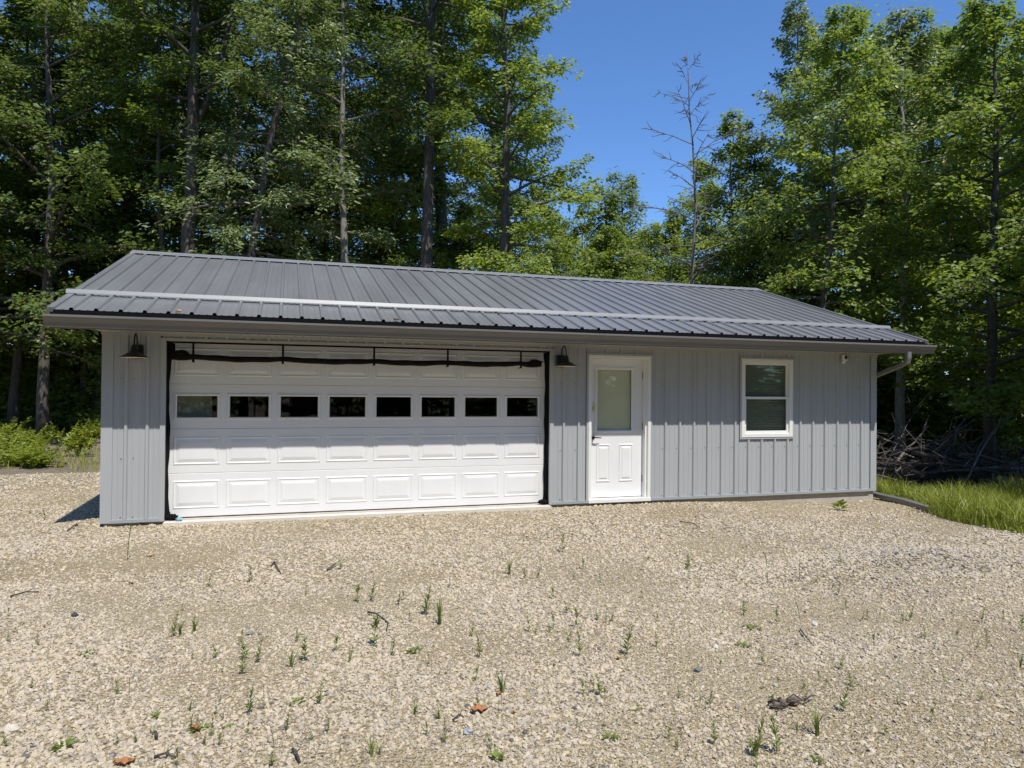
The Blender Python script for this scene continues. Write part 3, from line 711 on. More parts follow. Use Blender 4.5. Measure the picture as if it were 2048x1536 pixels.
# rolled-up door screen
t = empty('door_screen', (2.97, .02, 0)); tag(t, 'rolled-up black mesh door screen strapped under the garage door header', 'screen')
bx = -2.97
roll = []; rr_ = []
strapx = [.923, 1.905, 2.98, 3.91, 4.894]
for x in np.linspace(.70, 5.19, 90):
    nxt = [s for s in strapx if s >= x]; prv = [s for s in strapx if s <= x]
    a0 = prv[-1] if prv else .66; a1 = nxt[0] if nxt else 5.25
    q = (x-a0)/max(1e-3, a1-a0); sag = .016*math.sin(PI*q)
    roll.append((x+bx, .012*math.sin(x*5), 1.882-.012*math.sin(PI*(x-.7)/4.5)-sag+.002*math.sin(x*17)))
    rr_.append(.030+.005*math.sin(PI*q)+.0015*math.sin(x*23))
MB().tube(roll, rr_, 12).build('screen_roll', MT['netting'], t, True)
for s in strapx:
    m = MB(); m.box(s+bx-.012, s+bx+.012, -.040, -.036, 1.825, 2.03); m.box(s+bx-.012, s+bx+.012, -.036, .03, 1.815, 1.825); m.box(s+bx-.014, s+bx+.014, -.043, -.0405, 1.823, 1.842); m.build('strap', MT['black'], t)
m = MB(); m.box(GX0+bx+.001, GX1+bx-.001, -.030, -.012, 2.031, 2.051); m.build('header_strip', MT['black'], t)
def strip(xa, xb, sgn):
    m = MB(); zs_ = np.linspace(.02, 2.03, 28); v_ = []
    for i, z in enumerate(zs_):
        wob = .006*math.sin(z*7+sgn)+.004*math.sin(z*19); flare = .03*math.exp(-((z-.02)/.04)**2)+(.05*math.exp(-((z-1.98)/.10)**2) if sgn > 0 else .012*math.exp(-((z-1.98)/.10)**2))
        x_in = (xb if sgn > 0 else xa)+sgn*(wob+flare); x_out = xa if sgn > 0 else xb
        for k, u in enumerate(np.linspace(0, 1, 5)):
            v_.append((x_out+(x_in-x_out)*u+bx, .015+.09*u+.012*math.sin(u*9+z*6), z))
    m.add(v_, [(i*5+k, i*5+k+1, i*5+k+6, i*5+k+5) for i in range(27) for k in range(4)]); return m.build('side_strip', MT['black'], t, True)
strip(GX0+.001, GX0+.024, 1); strip(GX1-.026, GX1-.001, -1)
def crumple(c, r, seed, n=12):
    rg = np.random.default_rng(seed); m = MB(); v_ = []; k = 10
    for i in range(n):
        th = PI*i/(n-1)
        for j in range(k):
            f = 1+.45*(rg.random()-.5); v_.append((c[0]+r[0]*f*math.sin(th)*math.cos(2*PI*j/k), c[1]+r[1]*f*math.sin(th)*math.sin(2*PI*j/k), c[2]+r[2]*f*math.cos(th)))
    m.add(v_, [(i*k+j, i*k+(j+1) % k, (i+1)*k+(j+1) % k, (i+1)*k+j) for i in range(n-1) for j in range(k)]); return m
crumple((.79+bx, 0, 1.905), (.085, .035, .045), 1).build('gathered_end', MT['netting'], t)
crumple((5.11+bx, 0, 1.90), (.10, .035, .036), 2).build('gathered_end', MT['netting'], t)
crumple((.71+bx, .01, .035), (.07, .045, .035), 3).build('weighted_foot', MT['black'], t)
crumple((5.24+bx, .01, .035), (.075, .045, .030), 4).build('weighted_foot', MT['black'], t)
rg_ = crumple((0, 0, .022), (.038, .028, .016), 6).build('rag_scrap', MT['blue']); rg_.location = (.80, -.028, 0); tag(rg_, 'pale blue scrap at the bottom left corner of the garage door', 'scrap')
# drain pipe on the ground by the right corner
m = MB(); pp = [(10.90, .22), (10.93, 0), (10.92, -.4), (10.90, -.85), (10.87, -1.3)]
pts_ = [(x, y, float(Hh(x, y))+dz) for (x, y), dz in zip(pp, (.075, .055, .05, .045, .02))]
rect_tube(m, pts_, .105, .075); o = m.build('drain_pipe', MT['gutter']); tag(o, 'flat grey drain pipe lying along the gravel edge at the right corner', 'drain pipe')

# ------------------------------------------------------------------ trees
def quads_from_leaves(P, A, Nn, S, wid):
    """P base points, A axis (unit), Nn normals, S lengths -> kite leaves folded on the midrib"""
    B = np.cross(Nn, A); B /= (np.linalg.norm(B, axis=1, keepdims=True)+1e-9)
    s = S[:, None]
    v0 = P; v1 = P+A*s*.42+B*s*wid*.5+Nn*s*.10; v2 = P+A*s; v3 = P+A*s*.42-B*s*wid*.5+Nn*s*.10
    V = np.stack([v0, v1, v2, v3], 1).reshape(-1, 3); n = len(P); b = np.arange(n)[:, None]*4
    F = np.concatenate([b+np.array([[0, 1, 2]]), b+np.array([[0, 2, 3]])], 1).reshape(-1, 3)
    return V, F
def unit(a): return a/(np.linalg.norm(a, axis=-1, keepdims=True)+1e-9)
def path_at(pts, u):
    i = np.clip(np.asarray(u)*(len(pts)-1), 0, len(pts)-1.0001); k = i.astype(int); f = (i-k)[..., None]
    return pts[k]*(1-f)+pts[k+1]*f
def make_tree(seed, H, r0, R, cb=.3, nl=36, leaf=.115, lps=70, nsec=6, shape='round', up=.5, lean=(0, 0), bias=None, wid=.7, droop=.12, fork=0, bare=False, cw=1.0, tilt=.6, vs_=.11, den=1.0, crook=1.0):
    rg = np.random.default_rng(seed); T = MB(); LP = []; LA = []; LN = []; LS = []; LV = []
    n = 14; zz = np.linspace(0, H, n); wob = np.cumsum(rg.normal(0, .045, (n, 2)), 0)*min(1, H/14)*crook
    tr = np.stack([lean[0]*(zz/H)**1.3+wob[:, 0], lean[1]*(zz/H)**1.3+wob[:, 1], zz], -1); tr[0, :2] = 0
    rad = r0*(1-(zz/H)*.93)**.85; rad[0] *= 1.35; T.tube(tr, rad, 10)
    stems = [(tr, rad, cb)]
    for k in range(fork):
        h0 = rg.uniform(.28, .5); q = path_at(tr, np.array([h0]))[0]; az = rg.uniform(0, 2*PI); L_ = H*(1-h0)*.9; m_ = 8
        u = np.linspace(0, 1, m_)[:, None]; d = np.array([math.cos(az), math.sin(az), 0])
        st = q+d*(u**.8)*L_*.22+np.array([0, 0, 1])*u*L_+np.cumsum(rg.normal(0, .05, (m_, 3)), 0)*np.array([1, 1, .2])
        st[0] = q; rd = r0*.6*(1-h0)*(1-u[:, 0]*.92)**.9+.006; T.tube(st, rd, 8); stems.append((st, rd, .15))
    for si, (st, rd, c0) in enumerate(stems):
        cnt = nl if si == 0 else nl//2
        az = rg.uniform(0, 6.28)
        for i in range(cnt):
            tt = (i+rg.random())/cnt
            if shape == 'cone': prof = max(.06, (1-tt)**.8)
            elif shape == 'tier': prof = max(.28, 1-.72*tt)*(.75+.25*min(1, tt*5))
            elif shape == 'column': prof = .45+.55*math.sin(PI*min(1, tt*.8+.2))
            elif shape == 'umbrella': prof = max(.2, math.sin(PI*min(1, tt*.55+.35))**.6)
            else: prof = max(.18, math.sin(PI*min(1, tt*.80+.20))**.75)
            u = c0+(1-c0)*tt*.985
            p0 = path_at(st, np.array([u]))[0]; rr = float(np.interp(u*(len(rd)-1), np.arange(len(rd)), rd))
            az += 2.399+rg.normal(0, .35)
            L_ = R*prof*rg.uniform(.55, 1.12)*(1 if si == 0 else .7)
            if bias is not None:
                c_ = math.cos(az-bias[0]); L_ *= 1+bias[1]*c_
            el = up*(.15+.95*tt)+rg.normal(0, .22)
            d = np.array([math.cos(az)*math.cos(el), math.sin(az)*math.cos(el), math.sin(el)]); m_ = 6
            uu = np.linspace(0, 1, m_)[:, None]
            lb = p0+d*uu*L_+np.array([0, 0, 1])*(-droop*uu**2.2*L_)+np.cumsum(rg.normal(0, .03*L_/3, (m_, 3)), 0); lb[0] = p0
            T.tube(lb, np.maximum(.005, min(rr*.6, .012+.018*L_)*(1-uu[:, 0]*.85)), 5, False)
            if bare:
                for q in range(nsec):
                    s0 = rg.uniform(.2, .95); b0 = path_at(lb, np.array([s0]))[0]; sa = az+rg.choice([-1, 1])*rg.uniform(.4, 1.1); l2 = L_*(1-s0*.6)*rg.uniform(.25, .55)
                    dd = np.array([math.cos(sa), math.sin(sa), rg.normal(.15, .3)]); u4 = np.linspace(0, 1, 4)[:, None]
                    sb_ = b0+dd*u4*l2+np.cumsum(rg.normal(0, .03, (4, 3)), 0); sb_[0] = b0; T.tube(sb_, .013*(1-u4[:, 0]*.6), 4, False)
                continue
            side = rg.choice([-1, 1])
            for q in range(nsec+1):
                if q == nsec: s0 = .55; sa = az; l2 = L_*.5; b0 = path_at(lb, np.array([.6]))[0]
                else:
                    s0 = .22+.75*(q+rg.random()*.8)/nsec; side = -side; sa = az+side*rg.uniform(.5, 1.15); l2 = max(.25, L_*(1-s0*.55)*rg.uniform(.28, .5)); b0 = path_at(lb, np.array([min(s0, .99)]))[0]
                dd = np.array([math.cos(sa), math.sin(sa), rg.normal(.10+.25*el, .34)]); u4 = np.linspace(0, 1, 4)[:, None]
                sb_ = b0+dd*u4*l2+np.array([0, 0, 1])*(-droop*.8*u4**2*l2)
                T.tube(sb_, .008*(1-u4[:, 0]*.7)+.001*L_, 3, False)
                nL = int(lps*den*1.12*(.5+l2/1.0)*rg.uniform(.5, 1.3)); 
                if nL < 4: continue
                u_ = rg.uniform(.05, 1.08, nL); base = path_at(sb_, np.minimum(u_, 1))
                lat = np.array([-math.sin(sa), math.cos(sa), 0]); lw = (rg.normal(0, .22, nL))*cw*(1.15-u_*.6)
                off = lat*lw[:, None]+np.stack([rg.normal(0, .05, nL), rg.normal(0, .05, nL), rg.normal(-.03, vs_, nL)-.35*lw**2], -1)
                LP.append(base+off)
                ax = np.stack([np.cos(sa)*.8+lat[0]*np.sign(lw)*.8+rg.normal(0, .4, nL), np.sin(sa)*.8+lat[1]*np.sign(lw)*.8+rg.normal(0, .4, nL), rg.normal(-.35, .3, nL)], -1); ax = unit(ax)
                nm = np.stack([rg.normal(0, tilt, nL), rg.normal(-.55, tilt, nL), np.ones(nL)], -1); nm = unit(nm-ax*(np.sum(nm*ax, 1, keepdims=True)))
                LA.append(ax); LN.append(nm); LS.append(leaf*1.18*rg.uniform(.6, 1.3, nL)); LV.append(np.clip(rg.normal(.5+rg.normal(0, .12), .2, nL), 0, 1))
    tm = bpy.data.meshes.new('trunk'); tm.from_pydata(T.v, [], T.f); tm.update()
    for p in tm.polygons: p.use_smooth = True
    if bare: return tm, None
    V, F = quads_from_leaves(np.concatenate(LP), np.concatenate(LA), np.concatenate(LN), np.concatenate(LS), wid)
    cm = np_mesh('crown', V, F, np.repeat(np.concatenate(LV), 2))
    return tm, cm
def place_tree(name, meshes, loc, rz, label, leaf='leaf_mid', bark='bark', group=None, sc=1.0, cat='tree'):
    t = empty(name, (loc[0], loc[1], float(Hh(loc[0], loc[1]))-.05), rz); t.scale = (sc, sc, sc); tag(t, label, cat, group)
    link('trunk', meshes[0], MT[bark], t)
    if meshes[1]: link('crown', meshes[1], MT[leaf], t)
    return t
def base_at(px, depth): 
    q = at(px, 772, depth); return (q[0], q[1])

hero = [
 # name, px, depth, seed, kwargs, leaf, bark, label
 ('oak_tree', 368, 21.5, 11, dict(H=20, r0=.27, R=3.8, cb=.50, nl=40, leaf=.13, lps=50, fork=1, up=.7), 'leaf_dark', 'bark', 'tallest thick dark trunk behind the left end of the roof'),
 ('slim_tree', 322, 21.8, 12, dict(H=16, r0=.11, R=2.2, cb=.46, nl=34, leaf=.12, lps=42, up=.6, lean=(-.4, 0)), 'leaf_mid', 'bark', 'slim straight tree just left of the thickest dark trunk'),
 ('leaning_tree', 446, 21.0, 13, dict(H=13.5, r0=.19, R=2.9, cb=.40, nl=40, leaf=.14, lps=40, wid=.38, lean=(2.0, -.4), droop=.3), 'leaf_ash', 'bark', 'tree with leaning trunk and narrow pale leaves behind the roof'),
 ('oak_tree', 590, 27, 14, dict(H=20, r0=.24, R=4.2, cb=.22, nl=46, leaf=.13, lps=52, up=.6), 'leaf_dark', 'bark_pale', 'tall dense tree above the left half of the roof ridge'),
 ('oak_tree', 857, 22.5, 15, dict(H=20, r0=.25, R=3.8, cb=.46, nl=34, leaf=.13, lps=54, up=.7), 'leaf_dark', 'bark', 'dark straight trunk behind the middle of the roof, left of the light green maple'),
 ('maple_tree', 1003, 22.0, 16, dict(H=17.0, r0=.20, R=3.6, cb=.24, nl=60, leaf=.115, lps=46, up=.5, vs_=.07, bias=(.0, .12), shape='tier', den=1.2), 'leaf_light', 'bark', 'light green maple with tiered sprays reaching into the open sky'),
 ('maple_tree', 790, 25.5, 17, dict(H=12.0, r0=.12, R=3.0, cb=.25, nl=36, leaf=.115, lps=46, up=.45), 'leaf_light', 'bark', 'yellow-green maple filling the gap left of the tiered maple'),
 ('oak_tree', 680, 22.5, 27, dict(H=17.5, r0=.16, R=2.7, cb=.33, nl=36, leaf=.13, lps=46, wid=.5, up=.5), 'leaf_ash', 'bark_pale', 'grey-green tree with hanging leaves over the ridge, left of centre'),
 ('dead_tree', 1383, 22.5, 18, dict(H=13.4, r0=.085, R=2.3, cb=.34, nl=34, nsec=7, droop=.12, crook=2.0, up=.75, bare=True, lean=(-.55, 0)), None, 'bark_dead', 'bare dead tree with thin branches against the blue sky'),
 ('cedar_tree', 1238, 33, 19, dict(H=12.2, r0=.14, R=3.0, cb=.12, nl=50, leaf=.13, lps=36, shape='tier', up=.8, wid=.6, vs_=.16, fork=1), 'leaf_mid', 'bark', 'small bushy pointed tree standing in the sky gap'),
 ('birch_tree', 1468, 28, 20, dict(H=13.2, r0=.13, R=2.5, cb=.22, nl=42, leaf=.12, lps=46, up=.75), 'leaf_light', 'bark_pale', 'rounded tree just right of the dead tree'),
 ('aspen_tree', 1600, 26, 21, dict(H=16.8, r0=.14, R=2.5, cb=.30, nl=44, leaf=.115, lps=42, up=.8, tilt=1.0), 'leaf_pale', 'bark_pale', 'tall silvery-leaved aspen beside the sky gap'),
 ('maple_tree', 1634, 20.0, 22, dict(H=13.0, r0=.115, R=2.6, cb=.30, nl=42, leaf=.115, lps=44, up=.5, lean=(.5, 0)), 'leaf_mid', 'bark', 'maple with slim leaning trunk behind the right end of the ridge'),
 ('oak_tree', 1708, 24, 23, dict(H=15.2, r0=.25, R=3.0, cb=.42, nl=34, leaf=.12, lps=44, fork=1, up=.7), 'leaf_mid', 'bark', 'thick grey trunk above the right slope of the roof'),
 ('aspen_tree', 1800, 22.5, 24, dict(H=14.2, r0=.16, R=2.5, cb=.45, nl=34, leaf=.12, lps=44, up=.8, tilt=.9), 'leaf_pale', 'bark_pale', 'pale-barked tree above the right end of the eave'),
 ('maple_tree', 1975, 19.0, 25, dict(H=12.8, r0=.15, R=3.5, cb=.14, nl=58, leaf=.125, lps=50, up=.45), 'leaf_mid', 'bark', 'big full maple at the right edge over the brush pile'),
 ('maple_tree', 90, 22.0, 26, dict(H=17.0, r0=.17, R=4.2, cb=.16, nl=54, leaf=.125, lps=54, up=.45), 'leaf_dark', 'bark', 'dense dark maple at the left edge of the wood'),
]
store = {}
for name, px, dep, seed, kw, lf, bk, lab in hero:
    ms_ = make_tree(seed, **kw); store[seed] = (ms_, kw['H'])
    place_tree(name, ms_, base_at(px, dep), YAW, lab, lf or 'leaf_mid', bk, sc=1.0)
# wood behind: copies of the same kinds, turned and scaled
tmpl = [11, 14, 15, 16, 17, 20, 22, 23, 25, 26]
fill = []
def topz(px, py, dep): return at(px, py, dep)[2]
rg = np.random.default_rng(5)
def add_fill(px, dep, top, seeds, lf=None, reg='behind the garage'): fill.append((px, dep, top, int(rg.choice(seeds)), lf, reg))
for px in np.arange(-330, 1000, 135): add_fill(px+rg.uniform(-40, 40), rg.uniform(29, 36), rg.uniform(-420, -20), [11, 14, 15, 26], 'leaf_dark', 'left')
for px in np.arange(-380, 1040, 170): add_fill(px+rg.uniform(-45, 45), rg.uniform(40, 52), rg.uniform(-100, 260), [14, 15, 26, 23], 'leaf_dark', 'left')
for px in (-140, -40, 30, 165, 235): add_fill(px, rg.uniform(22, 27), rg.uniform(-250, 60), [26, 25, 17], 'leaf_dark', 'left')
for px, tp in ((520, 300), (640, 380), (735, 240), (930, 400), (1060, 370), (560, 420), (410, 330), (250, 360), (140, 330)): add_fill(px, rg.uniform(25.5, 29), tp, [17, 25, 22], 'leaf_light' if px > 500 else 'leaf_mid', 'left')
for px, tp in ((1105, 400), (1140, 440), (1168, 380), (1195, 430), (1218, 420), (1262, 440), (1290, 410), (1315, 440), (1338, 410), (1362, 390)): add_fill(px, rg.uniform(28, 36), tp, [20, 25, 17], 'leaf_mid', 'gap')
for px, tp in ((1415, 300), (1510, 260), (1555, 330), (1490, 420), (1430, 440)): add_fill(px, rg.uniform(27, 34), tp, [20, 22, 17], 'leaf_light', 'right')
for px in np.arange(1600, 2420, 125): add_fill(px+rg.uniform(-35, 35), rg.uniform(28, 36), rg.uniform(-30, 120), [16, 20, 22, 23, 25], 'leaf_mid' if rg.random() < .6 else 'leaf_light', 'right')
for px in np.arange(1560, 2450, 170): add_fill(px+rg.uniform(-45, 45), rg.uniform(38, 50), rg.uniform(200, 380), [20, 23, 25, 22], 'leaf_mid', 'right')
for px, tp in ((1870, 50), (2090, 40), (2190, 20), (1760, 300), (1690, 340), (1850, 420), (1570, 380)): add_fill(px, rg.uniform(25, 28), tp, [25, 22, 17], 'leaf_mid' if px > 1800 else 'leaf_light', 'right')
LAB = {'left': ('tree in the dense wood behind the left half of the garage', 'trees of the wood behind the left half of the garage'),
       'gap': ('low distant tree below the sky gap behind the ridge', 'low trees below the sky gap'),
       'right': ('tree in the wood behind the right end of the garage', 'trees of the wood behind the right end of the garage')}
LABELLED = {}
for px, dep, top, sd_, lf, reg in fill:
    (tm, cm), Hs = store[sd_]; H = max(4, topz(px, top, dep)+.1); s = min(1.5, H/Hs); x, y = base_at(px, dep)
    t = empty('forest_tree', (x, y, float(Hh(x, y))-.05), rg.uniform(-1.0, 1.0)); t.scale = (max(s, .55)*rg.uniform(.9, 1.2)*rg.choice([-1, 1]), max(s, .55)*rg.uniform(.95, 1.15), s)
    far = 'far ' if dep > 37 else ('near ' if dep < 27.6 else ''); hgt = 'low' if top > 230 else 'tall'
    wh = [w_ for lim, w_ in ((-20, 'out beyond the left edge of the view'), (120, 'at the far left, left of the roof corner'), (260, 'behind the left roof slope'), (420, 'behind the left end of the ridge'), (620, 'behind the ridge above door windows two and three'), (850, 'behind the ridge above door windows five and six'), (1060, 'behind the middle of the ridge'), (1240, 'under the sky gap, left of the small pointed tree'), (1400, 'between the small pointed tree and the dead tree'), (1580, 'right of the dead tree'), (1720, 'behind the top of the right roof slope'), (1860, 'above the right end of the eave'), (2048, 'at the right edge above the brush pile'), (9999, 'out beyond the right edge of the view')) if px < lim][0]
    lab = '%s%s tree %s' % (far, hgt, wh); tag(t, lab, 'tree', LAB[reg][1]); LABELLED.setdefault(lab, []).append((px, t))
    link('trunk', tm, None, t); c = link('crown', cm, None, t)
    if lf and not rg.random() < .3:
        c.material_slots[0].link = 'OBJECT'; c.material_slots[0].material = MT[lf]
for lab, ts in LABELLED.items():
    if len(ts) > 1:
        for (q_, t), w_ in zip(sorted(ts, key=lambda e: e[0]), ('first', 'second', 'third', 'fourth', 'fifth', 'sixth', 'seventh', 'eighth')): t['label'] = lab+', '+w_+' from left'
# unseen wood round the rest of the lot: mirrored in the panes, shading the sky and the brush pile
ring = [(x+rg.uniform(-1.2, 1.2), -23.5+rg.uniform(-1.5, 1.2), rg.uniform(.95, 1.12)) for x in np.arange(-22, 30, 3.6)]
ring += [(x, y, rg.uniform(.8, 1.0)) for x, y in ((-17, -19), (-18, -13), (-17.5, -7), (-17, -1), (26, -18), (27, -12), (26, -6.5), (18.9, -.9), (21.0, 1.0), (23.4, 1.2), (23.5, 6), (22.2, -4.5))]
ring += [(x+rg.uniform(-2, 2), -31+rg.uniform(-2, 2), rg.uniform(.9, 1.1)) for x in np.arange(-26, 36, 7)]
for i, (x, y, s) in enumerate(ring):
    (tm, cm), Hs = store[[26, 14, 25, 15][i % 4] if y < -15 else 25]
    t = empty('forest_tree', (x, y, float(Hh(x, y))-.1), rg.uniform(0, 6.28)); t.scale = (s*1.15, s*1.15, s)
    tag(t, 'unseen tree round the lot, mirrored in the panes, shading sky and brush pile', 'tree', 'trees round the rest of the lot'); link('trunk', tm, None, t); link('crown', cm, None, t)

# ---- undergrowth at the foot of the wood
def undergrowth(seed, spots, hr, leaf=.10, nspray=(8, 16), lpp=26):
    rg = np.random.default_rng(seed); LP = []; LA = []; LN = []; LS = []; LV = []; T = MB()
    for x, y in spots:
        z0 = float(Hh(x, y)); h = rg.uniform(*hr); tip = np.array([x+rg.normal(0, .25), y+rg.normal(0, .25), z0+h]); b = np.array([x, y, z0-.05])
        T.tube([b, (b+tip)/2+rg.normal(0, .05, 3), tip], [.012+.004*h, .010, .004], 4, False); v0 = rg.normal(.5, .15)
        for k in range(rg.integers(*nspray)):
            u = rg.uniform(.12, 1.0); q = b+(tip-b)*u; az = rg.uniform(0, 6.28); L_ = rg.uniform(.3, .9)*(1.15-u*.6); n = int(lpp*rg.uniform(.6, 1.4))
            s = rg.uniform(.1, 1.05, n); d = np.array([math.cos(az), math.sin(az), rg.uniform(-.1, .45)]); lat = np.array([-math.sin(az), math.cos(az), 0]); lw = rg.normal(0, .13, n)
            LP.append(q+d*(s*L_)[:, None]+lat*lw[:, None]+np.stack([rg.normal(0, .03, n), rg.normal(0, .03, n), rg.normal(0, .045, n)-.2*s*s*L_], -1))
            ax = unit(np.stack([d[0]+lat[0]*np.sign(lw)*.8+rg.normal(0, .35, n), d[1]+lat[1]*np.sign(lw)*.8+rg.normal(0, .35, n), rg.normal(-.25, .3, n)], -1))
            nm = np.stack([rg.normal(0, .5, n), rg.normal(-.55, .5, n), np.ones(n)], -1); nm = unit(nm-ax*np.sum(nm*ax, 1, keepdims=True))
            LA.append(ax); LN.append(nm); LS.append(leaf*rg.uniform(.6, 1.3, n)); LV.append(np.clip(rg.normal(v0, .2, n), 0, 1))
    V, F = quads_from_leaves(np.concatenate(LP), np.concatenate(LA), np.concatenate(LN), np.concatenate(LS), .7)
    return T, np_mesh('undergrowth', V, F, np.repeat(np.concatenate(LV), 2))
def spots_px(seed, n, p0, p1, d0, d1):
    rg = np.random.default_rng(seed); return [base_at(rg.uniform(p0, p1), rg.uniform(d0, d1)) for _ in range(n)]
for nm, sd_, sp, hr, mat, lab in (
    ('left', 1, spots_px(1, 330, -200, 245, 25.0, 34)+spots_px(11, 110, -120, 215, 24.5, 27), (1.0, 5.2), 'leaf_mid', 'dark leafy undergrowth at the edge of the wood left of the garage'),
    ('back', 2, spots_px(2, 300, 180, 1420, 23.5, 30), (3.5, 8.8), 'leaf_mid', 'leafy undergrowth showing above the roof ridge'),
    ('right', 3, spots_px(3, 380, 1400, 2250, 22.5, 30), (1.5, 6.5), 'leaf_mid', 'leafy undergrowth behind the brush pile on the right')):
    T, me = undergrowth(sd_, sp, hr, leaf=.15 if nm != 'back' else .125)
    o = link('undergrowth', me, MT[mat]); tag(o, lab, 'undergrowth', kind='stuff')
    T.build('stem', MT['bark'], o)

T, me = undergrowth(8, spots_px(8, 300, -500, 2500, 46, 66), (4, 9.5), leaf=.42, nspray=(12, 20), lpp=22)
o = link('distant_wood', me, MT['leaf_light']); tag(o, 'distant wood closing the view between the tree trunks', 'wood', kind='stuff'); T.build('stem', MT['bark'], o)
rg = np.random.default_rng(21)
T, me = undergrowth(9, [(rg.uniform(-26, 32), rg.uniform(-27, -20.5)) for _ in range(220)]+[(rg.uniform(-40, 46), rg.uniform(-44, -30)) for _ in range(170)], (2, 7), leaf=.26)
o = link('undergrowth', me, MT['leaf_mid']); tag(o, 'leafy undergrowth across the lot, mirrored in the window panes', 'undergrowth', kind='stuff'); T.build('stem', MT['bark'], o)
# ---- brush pile and fallen log
BP = (17.4, 5.0); bz = float(Hh(*BP)); t = empty('brush_pile', (BP[0], BP[1], bz)); tag(t, 'heap of grey dead branches beside the right end of the garage', 'brush pile')
rg = np.random.default_rng(9)
m = crumple((0, .3, -.1), (1.9, 1.2, .55), 8, 14); m.build('soil_mound', MT['soil'], t, True)
across = np.array([_rt[0], _rt[1]]); toward = -np.array([_fw[0], _fw[1]])
for i in range(95):
    a0 = rg.normal(0, 1.0); c = across*a0+toward*rg.uniform(-.4, 1.3); hz = .85*math.exp(-(a0/1.5)**2)*rg.uniform(.25, 1.15)
    az = rg.normal(0, .6)+(PI if rg.random() < .5 else 0)+YAW; el = rg.normal(.12, .32); L_ = rg.uniform(.9, 3.2); r = rg.uniform(.010, .034)
    if i % 12 == 0: r = rg.uniform(.05, .08)
    if i % 7 == 0: el = rg.uniform(.6, 1.2); L_ = rg.uniform(.8, 1.7)
    d = np.array([math.cos(az)*math.cos(el), math.sin(az)*math.cos(el), math.sin(el)]); p0 = np.array([c[0], c[1], hz+.15])-d*L_*.5; p0[2] = max(p0[2], .02); u = np.linspace(0, 1, 6)[:, None]
    pts_ = p0+d*u*L_+np.cumsum(rg.normal(0, .05, (6, 3)), 0)
    m = MB().tube(pts_, r*(1-u[:, 0]*.7), 6)
    for q in range(rg.integers(0, 4)):
        b0 = pts_[rg.integers(2, 6)]; dd = unit(d+rg.normal(0, .7, 3)); m.tube([b0, b0+dd*.25+rg.normal(0, .03, 3), b0+dd*rg.uniform(.4, .9)], [r*.5, r*.4, .003], 4)
    m.build('branch', MT['stick_pale' if i % 5 == 0 else 'stick'], t, True)
def log_thing(name, a, b, r, label, mat='stick', stub=True):
    a = np.array(a); b = np.array(b); t = empty(name, tuple(a)); tag(t, label, 'log'); u = np.linspace(0, 1, 8)[:, None]
    pts_ = (b-a)*u+np.cumsum(np.random.default_rng(len(label)).normal(0, .03, (8, 3)), 0); MB().tube(pts_, r*(1-u[:, 0]*.55), 9).build('trunk', MT[mat], t, True)
    if stub: MB().tube([pts_[5], pts_[5]+np.array([.3, -.2, .35]), pts_[5]+np.array([.5, -.25, .8])], [r*.4, r*.3, .01], 6).build('branch', MT[mat], t, True)
P1 = at(1838, 872, 19.5); P2 = at(2010, 985, 16.5); log_thing('fallen_log', P2, P1, .14, 'long fallen trunk slanting down from the brush pile to the grass', 'stick')
P1 = at(-30, 838, 27); P2 = at(70, 808, 27); log_thing('fallen_log', P1, P2, .26, 'fallen grey log in the shade at the far left edge of the wood', 'stick_pale')

# ---- tall grass on the bank at the right
def grass_mesh(seed, n, sampler, h0, h1, wd, lean=.5):
    rg = np.random.default_rng(seed); x, y = sampler(rg, n); n = len(x); z = Hh(x, y)-.02
    h = rg.uniform(h0, h1, n)*(.7+.6*vnoise(x, y, 1.4, 3)); az = rg.uniform(0, 6.28, n)+.8*(vnoise(x, y, .8, 4)-.5); ln = np.abs(rg.normal(lean, .3, n)); faz = rg.uniform(0, 6.28, n)
    P = np.stack([x, y, z], -1); D = np.stack([np.cos(az), np.sin(az), 0*az], -1); B = np.stack([np.cos(faz), np.sin(faz), 0*faz], -1); Z = np.array([0, 0, 1.])
    rows = []
    for u, wf in ((0, 1), (.4, .9), (.75, .6)):
        c = P+Z*(h*(u-.18*ln*u*u*u))[:, None]+D*(h*ln*u**2)[:, None]; rows += [c-B*wd*wf/2, c+B*wd*wf/2]
    rows.append(P+Z*(h*(1-.32*ln))[:, None]+D*(h*ln)[:, None])
    V = np.stack(rows, 1).reshape(-1, 3); b = np.arange(n)[:, None]*7
    F = np.concatenate([b+np.array([[0, 1, 3]]), b+np.array([[0, 3, 2]]), b+np.array([[2, 3, 5]]), b+np.array([[2, 5, 4]]), b+np.array([[4, 5, 6]])], 1).reshape(-1, 3)
    v = np.clip(rg.normal(.5, .2, n)+.5*(vnoise(x, y, 1.2, 6)-.5), 0, 1)
    return np_mesh('tall_grass', V, F, np.repeat(v, 5))
def s_right(rg, n):
    x = rg.uniform(10.4, 21, n*2); y = rg.uniform(-5.5, 4.8, n*2); e = x-edge_x(y); dx = x-CAM[0]; dy = y-CAM[1]; dep = dx*_fw[0]+dy*_fw[1]; lat = dx*_rt[0]+dy*_rt[1]
    k = (e > .35+.5*(vnoise(x, y, 1.5, 12)-.5)) & (y < 2.8-.25*(x-13)+.6*vnoise(x, y, .9, 13)) & (lat < .80*dep) & ~((x < 10.95) & (y > -.1))
    return x[k][:n], y[k][:n]
tag(link('tall_grass', grass_mesh(2, 46000, s_right, .28, .62, .011), MT['grass']), 'bright tall grass on the bank right of the garage', 'grass', kind='stuff')
def s_bank(rg, n):
    x = rg.uniform(10.2, 14, n); y = rg.uniform(-6, 1, n); e = x-edge_x(y); k = (e > .2) & (e < 1.6); return x[k], y[k]
